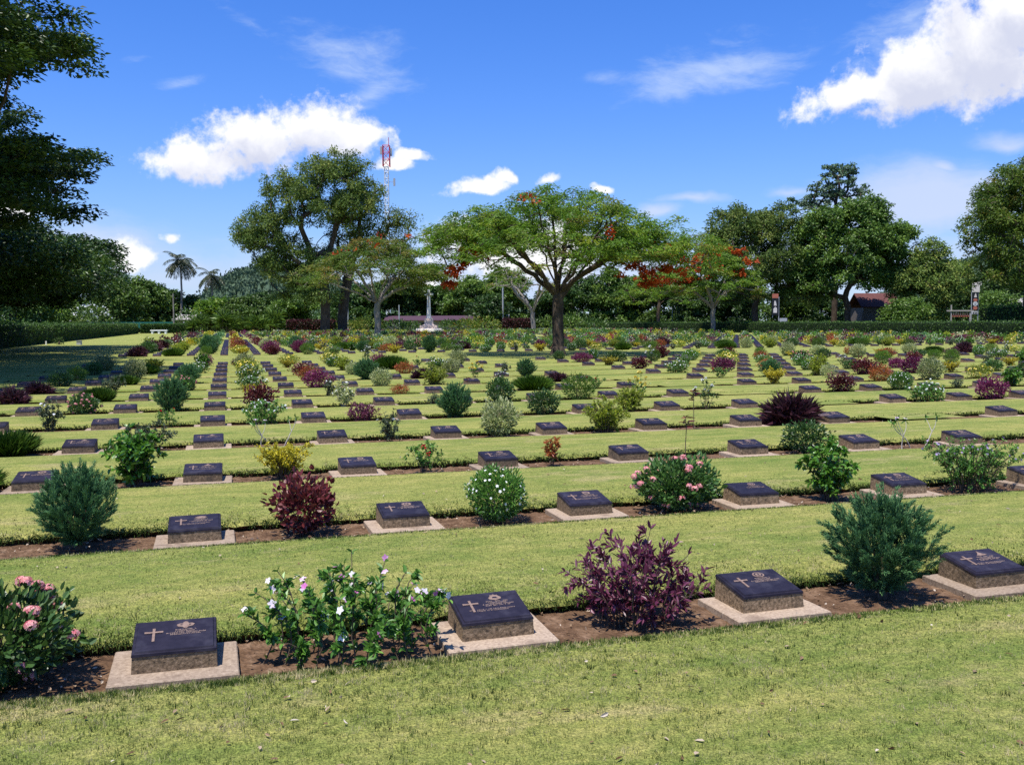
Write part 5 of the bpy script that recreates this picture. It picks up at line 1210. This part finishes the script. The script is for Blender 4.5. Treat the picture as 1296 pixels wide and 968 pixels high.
# palms
def palm(label, px, dep, h, r, nf, seed):
    x, y = at_depth(px, dep); root = empty('coconut_palm', (x, y, 0)); rg = np.random.default_rng(seed)
    t = MB(); q = np.array([(0, 0, -.2), (.3, .1, h*.3), (.5, .1, h*.6), (.4, .1, h)]); tube(t, q, [.30, .22, .19, .17], 8); obj('trunk', t, M['bark_pale'], root)
    f = MB()
    for k in range(nf):
        a = k*2.4 + seed; el = rg.uniform(-.55, 1.25); n = 13; L_ = r*rg.uniform(.85, 1.1); d = np.array([math.cos(a)*math.cos(el), math.sin(a)*math.cos(el), math.sin(el)])
        p = np.array([.4, .1, h]); pts = [p]
        for s in range(n): d = unit(d + np.array([0, 0, -.13])); p = p + d*L_/n; pts.append(p)
        pts = np.array(pts); tube(f, pts, np.linspace(.05, .015, n+1), 4)
        T = unit(np.gradient(pts, axis=0)); S = unit(np.cross(T, [0, 0, 1.]))
        for sg in (-1, 1):
            tt = np.linspace(.06, 1, 46)*n; i = np.minimum(tt.astype(int), n-1); w_ = (tt-i)[:, None]; P = pts[i]*(1-w_) + pts[i+1]*w_
            D = S[i]*sg*.9 + T[i]*.55 + np.array([0, 0, -.42]) + rg.normal(0, .1, (46, 3))
            leaves(f, P, D, (.20+.22*np.sin(np.linspace(.15, 1, 46)*math.pi))*r*.72, .085, 0, rnd=np.clip(.25+rg.normal(.2, .18)+rg.normal(0, .1, 46), 0, 1))
    obj('fronds', f, M['t_palm'], root); tag(root, label, 'palm tree', 'coconut palms behind the left belt')
palm('tall coconut palm with full crown standing clear against the sky', 229, 178, 14.2, 4.0, 32, 3)
palm('shorter paler coconut palm half hidden by the belt of trees', 268, 196, 12.4, 3.9, 24, 5)

# wooded hills far off
def hill(name, pts, depth0, depth1, label):
    m = MB(); n = len(pts); xs = np.interp(np.linspace(0, n-1, 150), range(n), [p[0] for p in pts]); zs = np.interp(np.linspace(0, n-1, 150), range(n), [p[1] for p in pts])
    rows = []
    for k, t in enumerate(np.linspace(0, 1, 14)):
        dep = depth0 + (depth1-depth0)*t; hh = math.sin(t*math.pi/2)
        row = []
        for a, z in zip(xs, zs):
            x, y = at_depth(a, dep); row.append((x, y, -1 + max(0, (hz(a)-z)*depth1/1090)*hh + R.normal(0, 1.3)*(hh > 0)))
        rows.append(row)
    v = np.array(rows).reshape(-1, 3); nx = 150; i = (np.arange(13)[:, None]*nx + np.arange(nx-1)[None]).ravel()
    m.add(v, np.stack([i, i+1, i+nx+1, i+nx], -1), 0, .5, True)
    s = v[nx*2:]; s = s[R.integers(0, len(s), 20000)] + R.normal(0, 3.0, (20000, 3))*[1, 1, .1] - [0, 0, 1.5]
    leaves(m, s + [0, 0, 1.0], rdir(20000, 1.2), R.uniform(1.4, 3, 20000), R.uniform(1.1, 2.2, 20000), 1)
    o = obj(name, m, [M['hillbase'], M['hill']]); tag(o, None, None, None, 'structure')
M['hill'] = leafmat('hill_tree_leaf', [(.062,.100,.062), (.078,.118,.068), (.095,.138,.076)], .1, .8, .1, 0); M['hillbase'] = flat('hazed_hill_floor', (.062,.095,.060), 1, 0)  # distance haze is mixed into both pale hill colours
hill('hill', [(140, 408), (225, 390), (262, 374), (290, 350), (318, 340), (345, 336), (400, 342), (450, 362), (520, 372), (600, 382), (700, 392), (800, 408)], 380, 620, '')
hill('hill', [(1050, 408), (1120, 370), (1170, 345), (1215, 330), (1260, 322), (1330, 320), (1420, 350), (1500, 408)], 520, 800, '')

# ------------------------------------------------------------------ hedges and far shrubberies
def hedge(name, label, cat, x0, y0, x1, y1, th, h, leaf, n, ll, core='hedge_core', ragged=.06):
    root = None; m = MB(); L_ = math.hypot(x1-x0, y1-y0); a = math.atan2(y1-y0, x1-x0); k = max(2, int(L_/1.5))
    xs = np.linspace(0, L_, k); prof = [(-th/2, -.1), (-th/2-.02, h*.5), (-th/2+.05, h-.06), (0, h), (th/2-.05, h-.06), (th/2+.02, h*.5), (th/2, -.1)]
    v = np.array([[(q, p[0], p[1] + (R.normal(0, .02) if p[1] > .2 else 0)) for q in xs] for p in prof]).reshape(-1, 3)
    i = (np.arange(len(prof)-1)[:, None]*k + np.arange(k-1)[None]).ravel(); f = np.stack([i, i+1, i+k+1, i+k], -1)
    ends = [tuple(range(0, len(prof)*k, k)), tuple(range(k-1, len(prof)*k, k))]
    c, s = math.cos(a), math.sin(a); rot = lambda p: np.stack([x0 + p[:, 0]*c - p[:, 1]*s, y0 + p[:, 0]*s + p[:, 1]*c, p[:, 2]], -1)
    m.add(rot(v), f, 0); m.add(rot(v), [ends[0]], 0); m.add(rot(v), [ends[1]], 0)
    u = R.random(n)*L_; side = R.random(n)
    P = np.where((side < .4)[:, None], np.c_[u, np.full(n, -th/2-.02), R.random(n)*h], np.where((side < .62)[:, None], np.c_[u, np.full(n, th/2+.02), R.random(n)*h], np.c_[u, R.uniform(-th/2, th/2, n), np.full(n, h)]))
    Nn = np.where((side < .4)[:, None], [0, -1., .3], np.where((side < .62)[:, None], [0, 1., .3], [0, 0, 1.])); P = P + Nn*R.normal(0, ragged, (n, 1))
    d = rdir(n)*.9 + Nn*.6
    rt_ = lambda q: np.stack([q[:, 0]*c - q[:, 1]*s, q[:, 0]*s + q[:, 1]*c, q[:, 2]], -1)
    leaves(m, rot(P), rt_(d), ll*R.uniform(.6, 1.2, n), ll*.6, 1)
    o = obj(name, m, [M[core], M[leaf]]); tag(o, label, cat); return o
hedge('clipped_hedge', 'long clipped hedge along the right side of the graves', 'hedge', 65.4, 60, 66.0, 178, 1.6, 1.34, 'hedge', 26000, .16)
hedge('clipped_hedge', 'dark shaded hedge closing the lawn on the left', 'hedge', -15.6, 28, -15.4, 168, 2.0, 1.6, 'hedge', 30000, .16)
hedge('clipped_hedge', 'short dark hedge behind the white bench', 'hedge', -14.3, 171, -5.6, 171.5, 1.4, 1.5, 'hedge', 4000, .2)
x1, y1 = at_depth(364, 148); x2, y2 = at_depth(425, 148)
hedge('red_leaved_hedge', 'dark red hedge behind the tall feathery tree trunks', 'hedge', x1, y1, x2, y2, 1.4, 1.9, 't_red', 3500, .28, ragged=.15)
x1, y1 = at_depth(636, 148); x2, y2 = at_depth(676, 148)
hedge('red_leaved_hedge', 'dark red hedge between white kiosk and the bare-limbed flame tree', 'hedge', x1, y1, x2, y2, 1.4, 1.9, 't_red', 3000, .28, ragged=.15)
def bigbush(name, label, cat, px, dep, h, r, leaf, n=700, ll=.4, lw=.2, mode='mound', flower=None, nf=0):
    x, y = at_depth(px, dep); root = empty(name, (x, y, -.05)); fb = MB(); st = MB()
    if mode == 'mound':
        P, d = dome(n, r, r*.9, h, .05, .2, .3, px); D = d + rdir(n)*.7; D[:, 2] += .4; leaves(fb, P, D, ll*R.uniform(.7, 1.2, n), lw*R.uniform(.7, 1.2, n), 0)
    else:
        for k in range(mode):
            a = k*2.4; q = r*.7*math.sqrt((k+.3)/mode); c = np.array([math.cos(a)*q, math.sin(a)*q, h*(.25+.4*R.random())]); m_ = n//mode
            d = rdir(m_, .9); d[:, 2] = np.abs(d[:, 2]); leaves(fb, np.repeat([c], m_, 0), d, h*.5*R.uniform(.7, 1.1, m_), lw, 0, True, droop=.3); tube(st, [(c[0], c[1], -.05), c], [.08, .06], 5)
    tube(st, [(0, 0, -.1), (.05, 0, h*.4), (0, .05, h*.6)], [.10, .07, .04], 6)
    obj('stems', st, M['stem'], root); obj('foliage', fb, M[leaf], root)
    if flower: 
        xb = MB(); d = rdir(nf, .4); s = d*[r, r*.9, (h-.05)*.5]; s[:, 2] += h*.5; leaves(xb, s*1.02, d, .3, .28, 0); obj('flowers', xb, M[flower], root)
    tag(root, label, cat)
bigbush('frangipani_bush', 'rounded bush with many white flowers above the left hedge', 'bush', 118, 112, 4.1, 2.4, 't_green', 900, .42, .2, flower='f_white', nf=70)
bigbush('frangipani_bush', 'small white-flowered bush left of the dark frangipani', 'bush', 92, 118, 3.4, 1.9, 't_green', 500, .42, .2, flower='f_white', nf=40)
bigbush('frangipani_bush', 'white-flowered bush just right of the wooden pole', 'bush', 240, 158, 4.3, 2.6, 't_dark', 600, .5, .25, flower='f_white', nf=36)
for k, (px, lab) in enumerate([(250, 'leftmost strap-leaved dracaena clump behind the grave columns'), (268, 'strap-leaved dracaena clump left of the column vanishing point'), (287, 'strap-leaved dracaena clump at the end of the stone columns'), (306, 'strap-leaved dracaena clump right of the column ends'), (326, 'tall strap-leaved dracaena clump below the green belt'), (346, 'rightmost strap-leaved dracaena clump beside the red hedge')]):
    bigbush('dracaena_clump', lab, 'plant', px, 146 + (k % 2)*4, 3.0 + .5*(k % 3), 1.7, 't_green', 420, .5, .11, mode=9)
bushes = [(445, 1.9, 2.4, 't_flame2', 'olive bush behind the pale-limbed flame tree trunk'), (465, 2.5, 2.8, 't_yellow', 'yellowish bush right of the thick dark trunk'), (500, 2.0, 2.6, 't_dark', 'dark bush left of the cross steps'), (520, 1.7, 2.0, 't_dark', 'small dark bush beside the cross steps'),
 (572, 1.9, 2.4, 't_dark', 'dark bush right of the cross steps'), (592, 2.2, 2.6, 't_flame2', 'olive bush right of the cross'), (615, 2.6, 2.8, 't_yellow', 'yellow-green bush left of the white kiosk'), (700, 2.6, 2.4, 't_green', 'green bush behind the central trunk base'), (722, 3.0, 2.4, 't_green', 'spreading green bush right of the central trunk'), (752, 2.2, 2.2, 't_dark', 'dark bush left of the right hedge end')]
for px, h, r, lf, lab in bushes: bigbush('garden_bush', lab, 'bush', px, 149, h, r, lf, 420, .5, .26)

# ------------------------------------------------------------------ monuments, furniture, buildings
x1, y1 = at_depth(543.5, 142); s_ = 142/1090
cr = empty('stone_cross_monument', (x1, y1, 0), -YAW)
def octo(mb, r, z0, z1, inset=0.):
    a = np.arange(8)*math.pi/4 + math.pi/8; v = np.concatenate([np.c_[np.cos(a)*r, np.sin(a)*r, np.full(8, z0)], np.c_[np.cos(a)*(r-inset), np.sin(a)*(r-inset), np.full(8, z1)]])
    mb.add(v, [(i, (i+1) % 8, 8+(i+1) % 8, 8+i) for i in range(8)]); mb.add(v, [tuple(range(8, 16))])
m = MB(); octo(m, 2.62, -.1, .42, .02); octo(m, 2.2, .425, .60, .02); obj('steps', m, M['white_stone'], cr)
m = MB(); box(m, -1.42, 1.42, -1.42, 1.42, .605, 1.14, top=(.04, .04)); box(m, -.98, .98, -.98, .98, 1.145, 1.32, top=(.25, .25)); box(m, -.72, .72, -.72, .72, 1.325, 2.28, top=(.05, .05)); obj('plinth', m, M['pinkish_stone'], cr)
m = MB()
def oct_shaft(r0_, r1_, z0, z1): 
    a = np.arange(8)*math.pi/4 + math.pi/8; v = np.concatenate([np.c_[np.cos(a)*r0_, np.sin(a)*r0_, np.full(8, z0)], np.c_[np.cos(a)*r1_, np.sin(a)*r1_, np.full(8, z1)]])
    m.add(v, [(i, (i+1) % 8, 8+(i+1) % 8, 8+i) for i in range(8)]); m.add(v, [tuple(range(8, 16))])
oct_shaft(.46, .36, 2.285, 2.9); oct_shaft(.355, .27, 2.903, 6.05); obj('shaft', m, M['white_stone'], cr)
m = MB(); box(m, -.72, .72, -.24, .24, 6.053, 6.36); box(m, -.20, .20, -.22, .22, 6.363, 6.95, top=(.03, .03)); obj('cross_arms', m, M['white_stone'], cr)
m = MB(); box(m, -.05, .05, -.30, -.245, 3.9, 6.3); box(m, -.24, .24, -.31, -.247, 6.10, 6.2); m2 = obj('sword', m, M['bronze'], cr)
tag(cr, 'pale stone cross on stepped octagonal base between the flame trees', 'monument')
def bench(label, px, dep, wpx, hpx):
    x, y = at_depth(px, dep); s = dep/1090; w_ = wpx*s/2; h = hpx*s; b = empty('stone_bench', (x, y, 0), -YAW)
    m = MB(); box(m, -w_, w_, -.28, .28, h*.72, h); obj('seat', m, M['white_paint'], b)
    for q in ((-.82, -.02) if wpx > 15 else (-.7,)):
        pass
    for q in (-.8, 0, .8):
        m = MB(); box(m, w_*q-.14, w_*q+.14, -.22, .22, 0, h*.72); obj('leg', m, M['white_paint'], b)
    tag(b, label, 'bench')
bench('white stone bench in front of the short hedge on the left', 202.5, 138, 21, 5.2)
bench('white bench beside the right hedge end, behind the central flame tree', 766, 150, 13, 3.6)
# left lawn: a grey box and short posts
x, y = at_depth(101, 66); b = empty('grey_pedestal_box', (x, y, 0), -YAW); m = MB(); box(m, -.16, .16, -.14, .14, -.02, .32, top=(.01, .01)); obj('body', m, M['grey_metal'], b); m = MB(); box(m, -.18, .18, -.16, .16, .322, .36); obj('lid', m, M['grey_metal'], b)
tag(b, 'small grey box standing on the left lawn', 'box')
x, y = at_depth(59, 66); m = MB(); box(m, -.05, .05, -.05, .05, -.1, .28, top=(.006, .006)); box(m, -.06, .06, -.06, .06, .282, .31, top=(.02, .02)); o = obj('white_post', m, M['white_paint'], None, (x, y, 0)); tag(o, 'short white marker post on the shaded left lawn', 'post')
bigbush('garden_bush', 'small dark bush on the shaded left lawn beside the grey box', 'bush', 75, 67, .62, .34, 't_rain', 220, .12, .06)
# radio mast
x, y = at_depth(492.5, 250); ms = empty('radio_mast', (x, y, 0), -YAW); zs = lambda py: 1.6 + (hz(492)-py)*250/1090
for z0, z1, mt, nm in ((0, zs(228), 'white_paint', 'lower_section'), (zs(228), zs(214), 'white_paint', 'middle_section'), (zs(214), zs(188), 'red_paint', 'upper_section')):
    m = MB(); wd = .95 if nm == 'upper_section' else .55
    c4 = [(-wd, -wd), (wd, -wd), (wd, wd), (-wd, wd)]
    for a, b in c4: tube(m, [(a, b, z0), (a, b, z1)], .11 if nm == 'upper_section' else .08, 5)
    nz = max(2, int((z1-z0)/1.9)); zz = np.linspace(z0, z1, nz+1)
    for i in range(nz):
        for q in range(4):
            p0, p1 = c4[q], c4[(q+1) % 4]; tube(m, [(*p0, zz[i]), (*p1, zz[i+1])], .07, 4); tube(m, [(*p0, zz[i+1]), (*p1, zz[i+1])], .08, 4)
    obj(nm, m, M[mt], ms)
m = MB(); tube(m, [(.7, 0, zs(188)), (.7, 0, zs(178))], .09, 5); obj('antenna_rod', m, M['red_paint'], ms)
for dx_, py in ((-1.5, 194), (1.35, 196), (2.2, 233), (-1.3, 240)):
    m = MB(); box(m, dx_-.28, dx_+.28, -.2, .2, zs(py)-1.1, zs(py)+1.1); box(m, min(dx_, 0), max(dx_, 0), -.06, .06, zs(py)-.06, zs(py)+.06); obj('panel_antenna', m, M['grey_metal'], ms)
tag(ms, 'red and white lattice radio mast rising behind the feathery trees', 'radio mast')
# buildings
def house(name, label, px0, px1, dep, wall, eave, ridge, roof, wmat, depth=6., over=.5):
    (xa, ya), (xb, yb) = at_depth(px0, dep), at_depth(px1, dep); L_ = math.hypot(xb-xa, yb-ya); a = math.atan2(yb-ya, xb-xa)
    h = empty(name, ((xa+xb)/2, (ya+yb)/2, 0), a); w_ = L_/2; m = MB(); box(m, -w_, w_, 0, depth, -.1, eave); obj('wall', m, M[wmat], h)
    m = MB(); e = eave + .02; v = [(-w_-over, -over, e), (w_+over, -over, e), (w_+over, depth/2, ridge), (-w_-over, depth/2, ridge), (-w_-over, depth+over, e), (w_+over, depth+over, e)]
    v2 = [(q[0], q[1], q[2]+.12) for q in v]; m.add(v+v2, [(0,1,2,3),(3,2,5,4),(6,7,8,9),(9,8,11,10),(0,1,7,6),(4,5,11,10),(0,3,9,6),(3,4,10,9),(1,2,8,7),(2,5,11,8)]); obj('roof', m, M[roof], h)
    n = max(1, int(L_/4))
    for k in range(n):
        cx = -w_ + (k+.5)*L_/n; m = MB(); box(m, cx-.55, cx+.55, -.03, .04, 1.0, min(eave-.3, 2.0)); obj('window', m, M['black_panel'], h)
    tag(h, label, 'building'); return h
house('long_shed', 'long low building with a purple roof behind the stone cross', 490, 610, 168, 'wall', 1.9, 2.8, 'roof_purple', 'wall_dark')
house('kiosk', 'small white kiosk right of the purple-roofed building', 627, 643, 160, 'wall', 2.5, 3.2, 'wall_pale', 'wall_pale', 3, .3)
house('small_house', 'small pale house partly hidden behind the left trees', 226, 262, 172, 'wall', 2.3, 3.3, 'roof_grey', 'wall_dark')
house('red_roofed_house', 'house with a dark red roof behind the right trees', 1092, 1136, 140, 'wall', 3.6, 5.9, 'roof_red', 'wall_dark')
house('grey_roofed_hall', 'open building under a broad grey roof at the right edge', 1287, 1400, 108, 'wall', 2.2, 4.2, 'roof_grey', 'wall_dark', 9, 1.)
# teal netting on posts
(xa, ya), (xb, yb) = at_depth(90, 150), at_depth(222, 158); nf_ = empty('netting_fence', (xa, ya, 0), math.atan2(yb-ya, xb-xa)); L_ = math.hypot(xb-xa, yb-ya)
m = MB(); box(m, 0, L_, -.02, .02, .9, 1.95); obj('netting', m, M['teal'], nf_)
for k in range(6):
    m = MB(); tube(m, [(L_*k/5, .06, -.1), (L_*k/5, .06, 2.1)], .05, 6); obj('post', m, M['grey_metal'], nf_)
tag(nf_, 'low teal netting fence behind the left hedge', 'fence')
# poles
def pole(label, px, dep, top, r, mt='wood', arm=True, lean=0.):
    x, y = at_depth(px, dep); h = 1.6 + (hz(px)-top)*dep/1090; p = empty('utility_pole', (x, y, 0), -YAW); m = MB(); tube(m, [(0, 0, -.2), (lean*.5, 0, h*.5), (lean, 0, h)], [r, r*.9, r*.8], 8); obj('shaft', m, M[mt], p)
    if arm: m = MB(); box(m, lean-.6, lean+.6, -.06, .06, h-.5, h-.38); obj('crossarm', m, M[mt], p)
    tag(p, label, 'pole')
pole('weathered pole rising from the left belt below the palm', 221.5, 150, 372, .15, 'bark_pale', False)
pole('grey pole behind the flame tree, right of the stone cross', 637, 156, 364, .16, 'grey_metal', False)
pole('grey pole left of the stone cross in the dark trees', 506, 152, 386, .13, 'grey_metal', False)
pole('thin pale pole in the trees behind the thick trunk', 441.5, 152, 384, .11, 'grey_metal', False)
pole('thin grey pole behind the smaller right flame tree', 851, 162, 384, .12, 'grey_metal', False)
pole('pale post in front of the dark trees under the tallest right tree', 1091, 138, 396, .14, 'wood', False)
# small road sign on the right
def panel(mb, x0, x1, z0, z1, y=-.06, t=.05): box(mb, x0, x1, y-t, y+t, z0, z1)
x, y = at_depth(980.5, 128); s = 128/1090; zz = lambda py: 1.6 + (hz(980)-py)*s
sg = empty('roadside_sign', (x, y, 0), -YAW); m = MB(); tube(m, [(.55, 0, -.2), (.55, 0, zz(376))], .07, 6); tube(m, [(-.35, 0, zz(402)), (-.35, 0, zz(376))], .05, 6); obj('post', m, M['grey_metal'], sg)
m = MB(); panel(m, -.5, .5, zz(399), zz(378)); pb = obj('panel', m, M['black_panel'], sg)
def shape(parent, pts, mt, y0=-.135, y1=-.118, nm='symbol'):
    m = MB(); p = np.asarray(pts, float); n = len(p); v = np.concatenate([np.c_[p[:, 0], np.full(n, y0), p[:, 1]], np.c_[p[:, 0], np.full(n, y1), p[:, 1]]])
    m.add(v, [tuple(range(n))]); m.add(v, [(i, (i+1) % n, n+(i+1) % n, n+i) for i in range(n)]); return obj(nm, m, M[mt], parent)
shape(pb, [(-.2, zz(387)), (.2, zz(387)), (.05, zz(381)), (-.15, zz(381))], 'cream_panel'); shape(pb, [(-.28, zz(396)), (.25, zz(396)), (.25, zz(390)), (0, zz(388.5)), (-.28, zz(391))], 'cream_panel')
m = MB(); panel(m, -.45, .45, zz(377.5), zz(372)); obj('top_board', m, M['rust_panel'], sg)
tag(sg, 'small dark roadside sign on a post behind the right hedge', 'sign')
x, y = at_depth(991, 125); m = MB(); box(m, -.55, .55, -.15, .15, 1.35, 1.95, top=(.03, .02)); box(m, -.06, .06, -.05, .05, -.1, 1.349); o = obj('meter_box', m, M['grey_metal'], None, (x, y, 0)); o.rotation_euler.z = -YAW; tag(o, 'grey metal box beside the small roadside sign', 'box')
# totem sign
x, y = at_depth(1232.5, 108); s = 108/1090; zz = lambda py: 1.6 + (hz(1232)-py)*s
tg = empty('totem_sign', (x, y, 0), -YAW); m = MB()
for q in (-.42, .42): tube(m, [(q, 0, -.2), (q, 0, zz(370))], .05, 6)
obj('posts', m, M['grey_metal'], tg)
m = MB(); panel(m, -.36, .38, zz(393), zz(370.5)); pb = obj('panel', m, M['black_panel'], tg)
m = MB(); panel(m, -.40, .52, zz(370), zz(358)); box(m, .2, .75, -.07, .02, zz(361), zz(357)); obj('top_board', m, M['cream_panel'], tg)
disc = lambda py, rx, ry: [(math.cos(t)*rx, zz(py)+math.sin(t)*ry) for t in np.linspace(0, 6.283, 25)[:-1]]
shape(pb, [(-.17, zz(376.5)), (.17, zz(376.5)), (.10, zz(373)), (.02, zz(371.3)), (-.08, zz(373.5))], 'cream_panel')
shape(pb, disc(379.8, .26, .19), 'rust_panel'); shape(pb, disc(384.6, .31, .28), 'wall_pale'); shape(pb, disc(384.6, .15, .13), 'grey_metal', -.15, -.136); shape(pb, disc(390, .27, .22), 'rust_panel')
m = MB(); panel(m, -.36, .38, zz(397.5), zz(394)); lb = obj('lower_board', m, M['wall_pale'], tg)
for q in (-.2, .02, .22): shape(lb, [(q-.07, zz(396.6)), (q+.07, zz(396.6)), (q+.07, zz(395)), (q-.07, zz(395))], 'black_panel')
tag(tg, 'tall dark totem sign with round symbols and pale top board', 'sign')
# rail shelter left of the totem sign
xa, ya = at_depth(1203, 106); gt = empty('timber_frame', (xa, ya, 0), -YAW); s = 106/1090; zz = lambda py: 1.6 + (hz(1203)-py)*s
m = MB(); box(m, -.06, .06, -.06, .06, -.1, zz(386)); obj('post', m, M['palestem'], gt)
m = MB(); box(m, 2.25, 2.39, -.06, .06, -.1, zz(396)); obj('post', m, M['palestem'], gt)
m = MB(); box(m, -.6, 2.7, -.13, -.065, zz(394.2), zz(392.6)); obj('beam', m, M['palestem'], gt)
m = MB()
for k in range(7): box(m, .25+.28*k, .32+.28*k, -.06, .0, zz(399), zz(394.3))
obj('slats', m, M['wood'], gt)
m = MB(); box(m, .15, 2.2, .02, .1, zz(401), zz(397.5)); obj('board', m, M['rust_panel'], gt)
tag(gt, 'open timber frame with rust-red board left of the totem sign', 'frame')
hedge('creeper_fence', 'creeper-covered fence right of the totem sign', 'fence', *at_depth(1243, 104), *at_depth(1330, 92), .8, 3.0, 't_green', 2600, .26, ragged=.16)
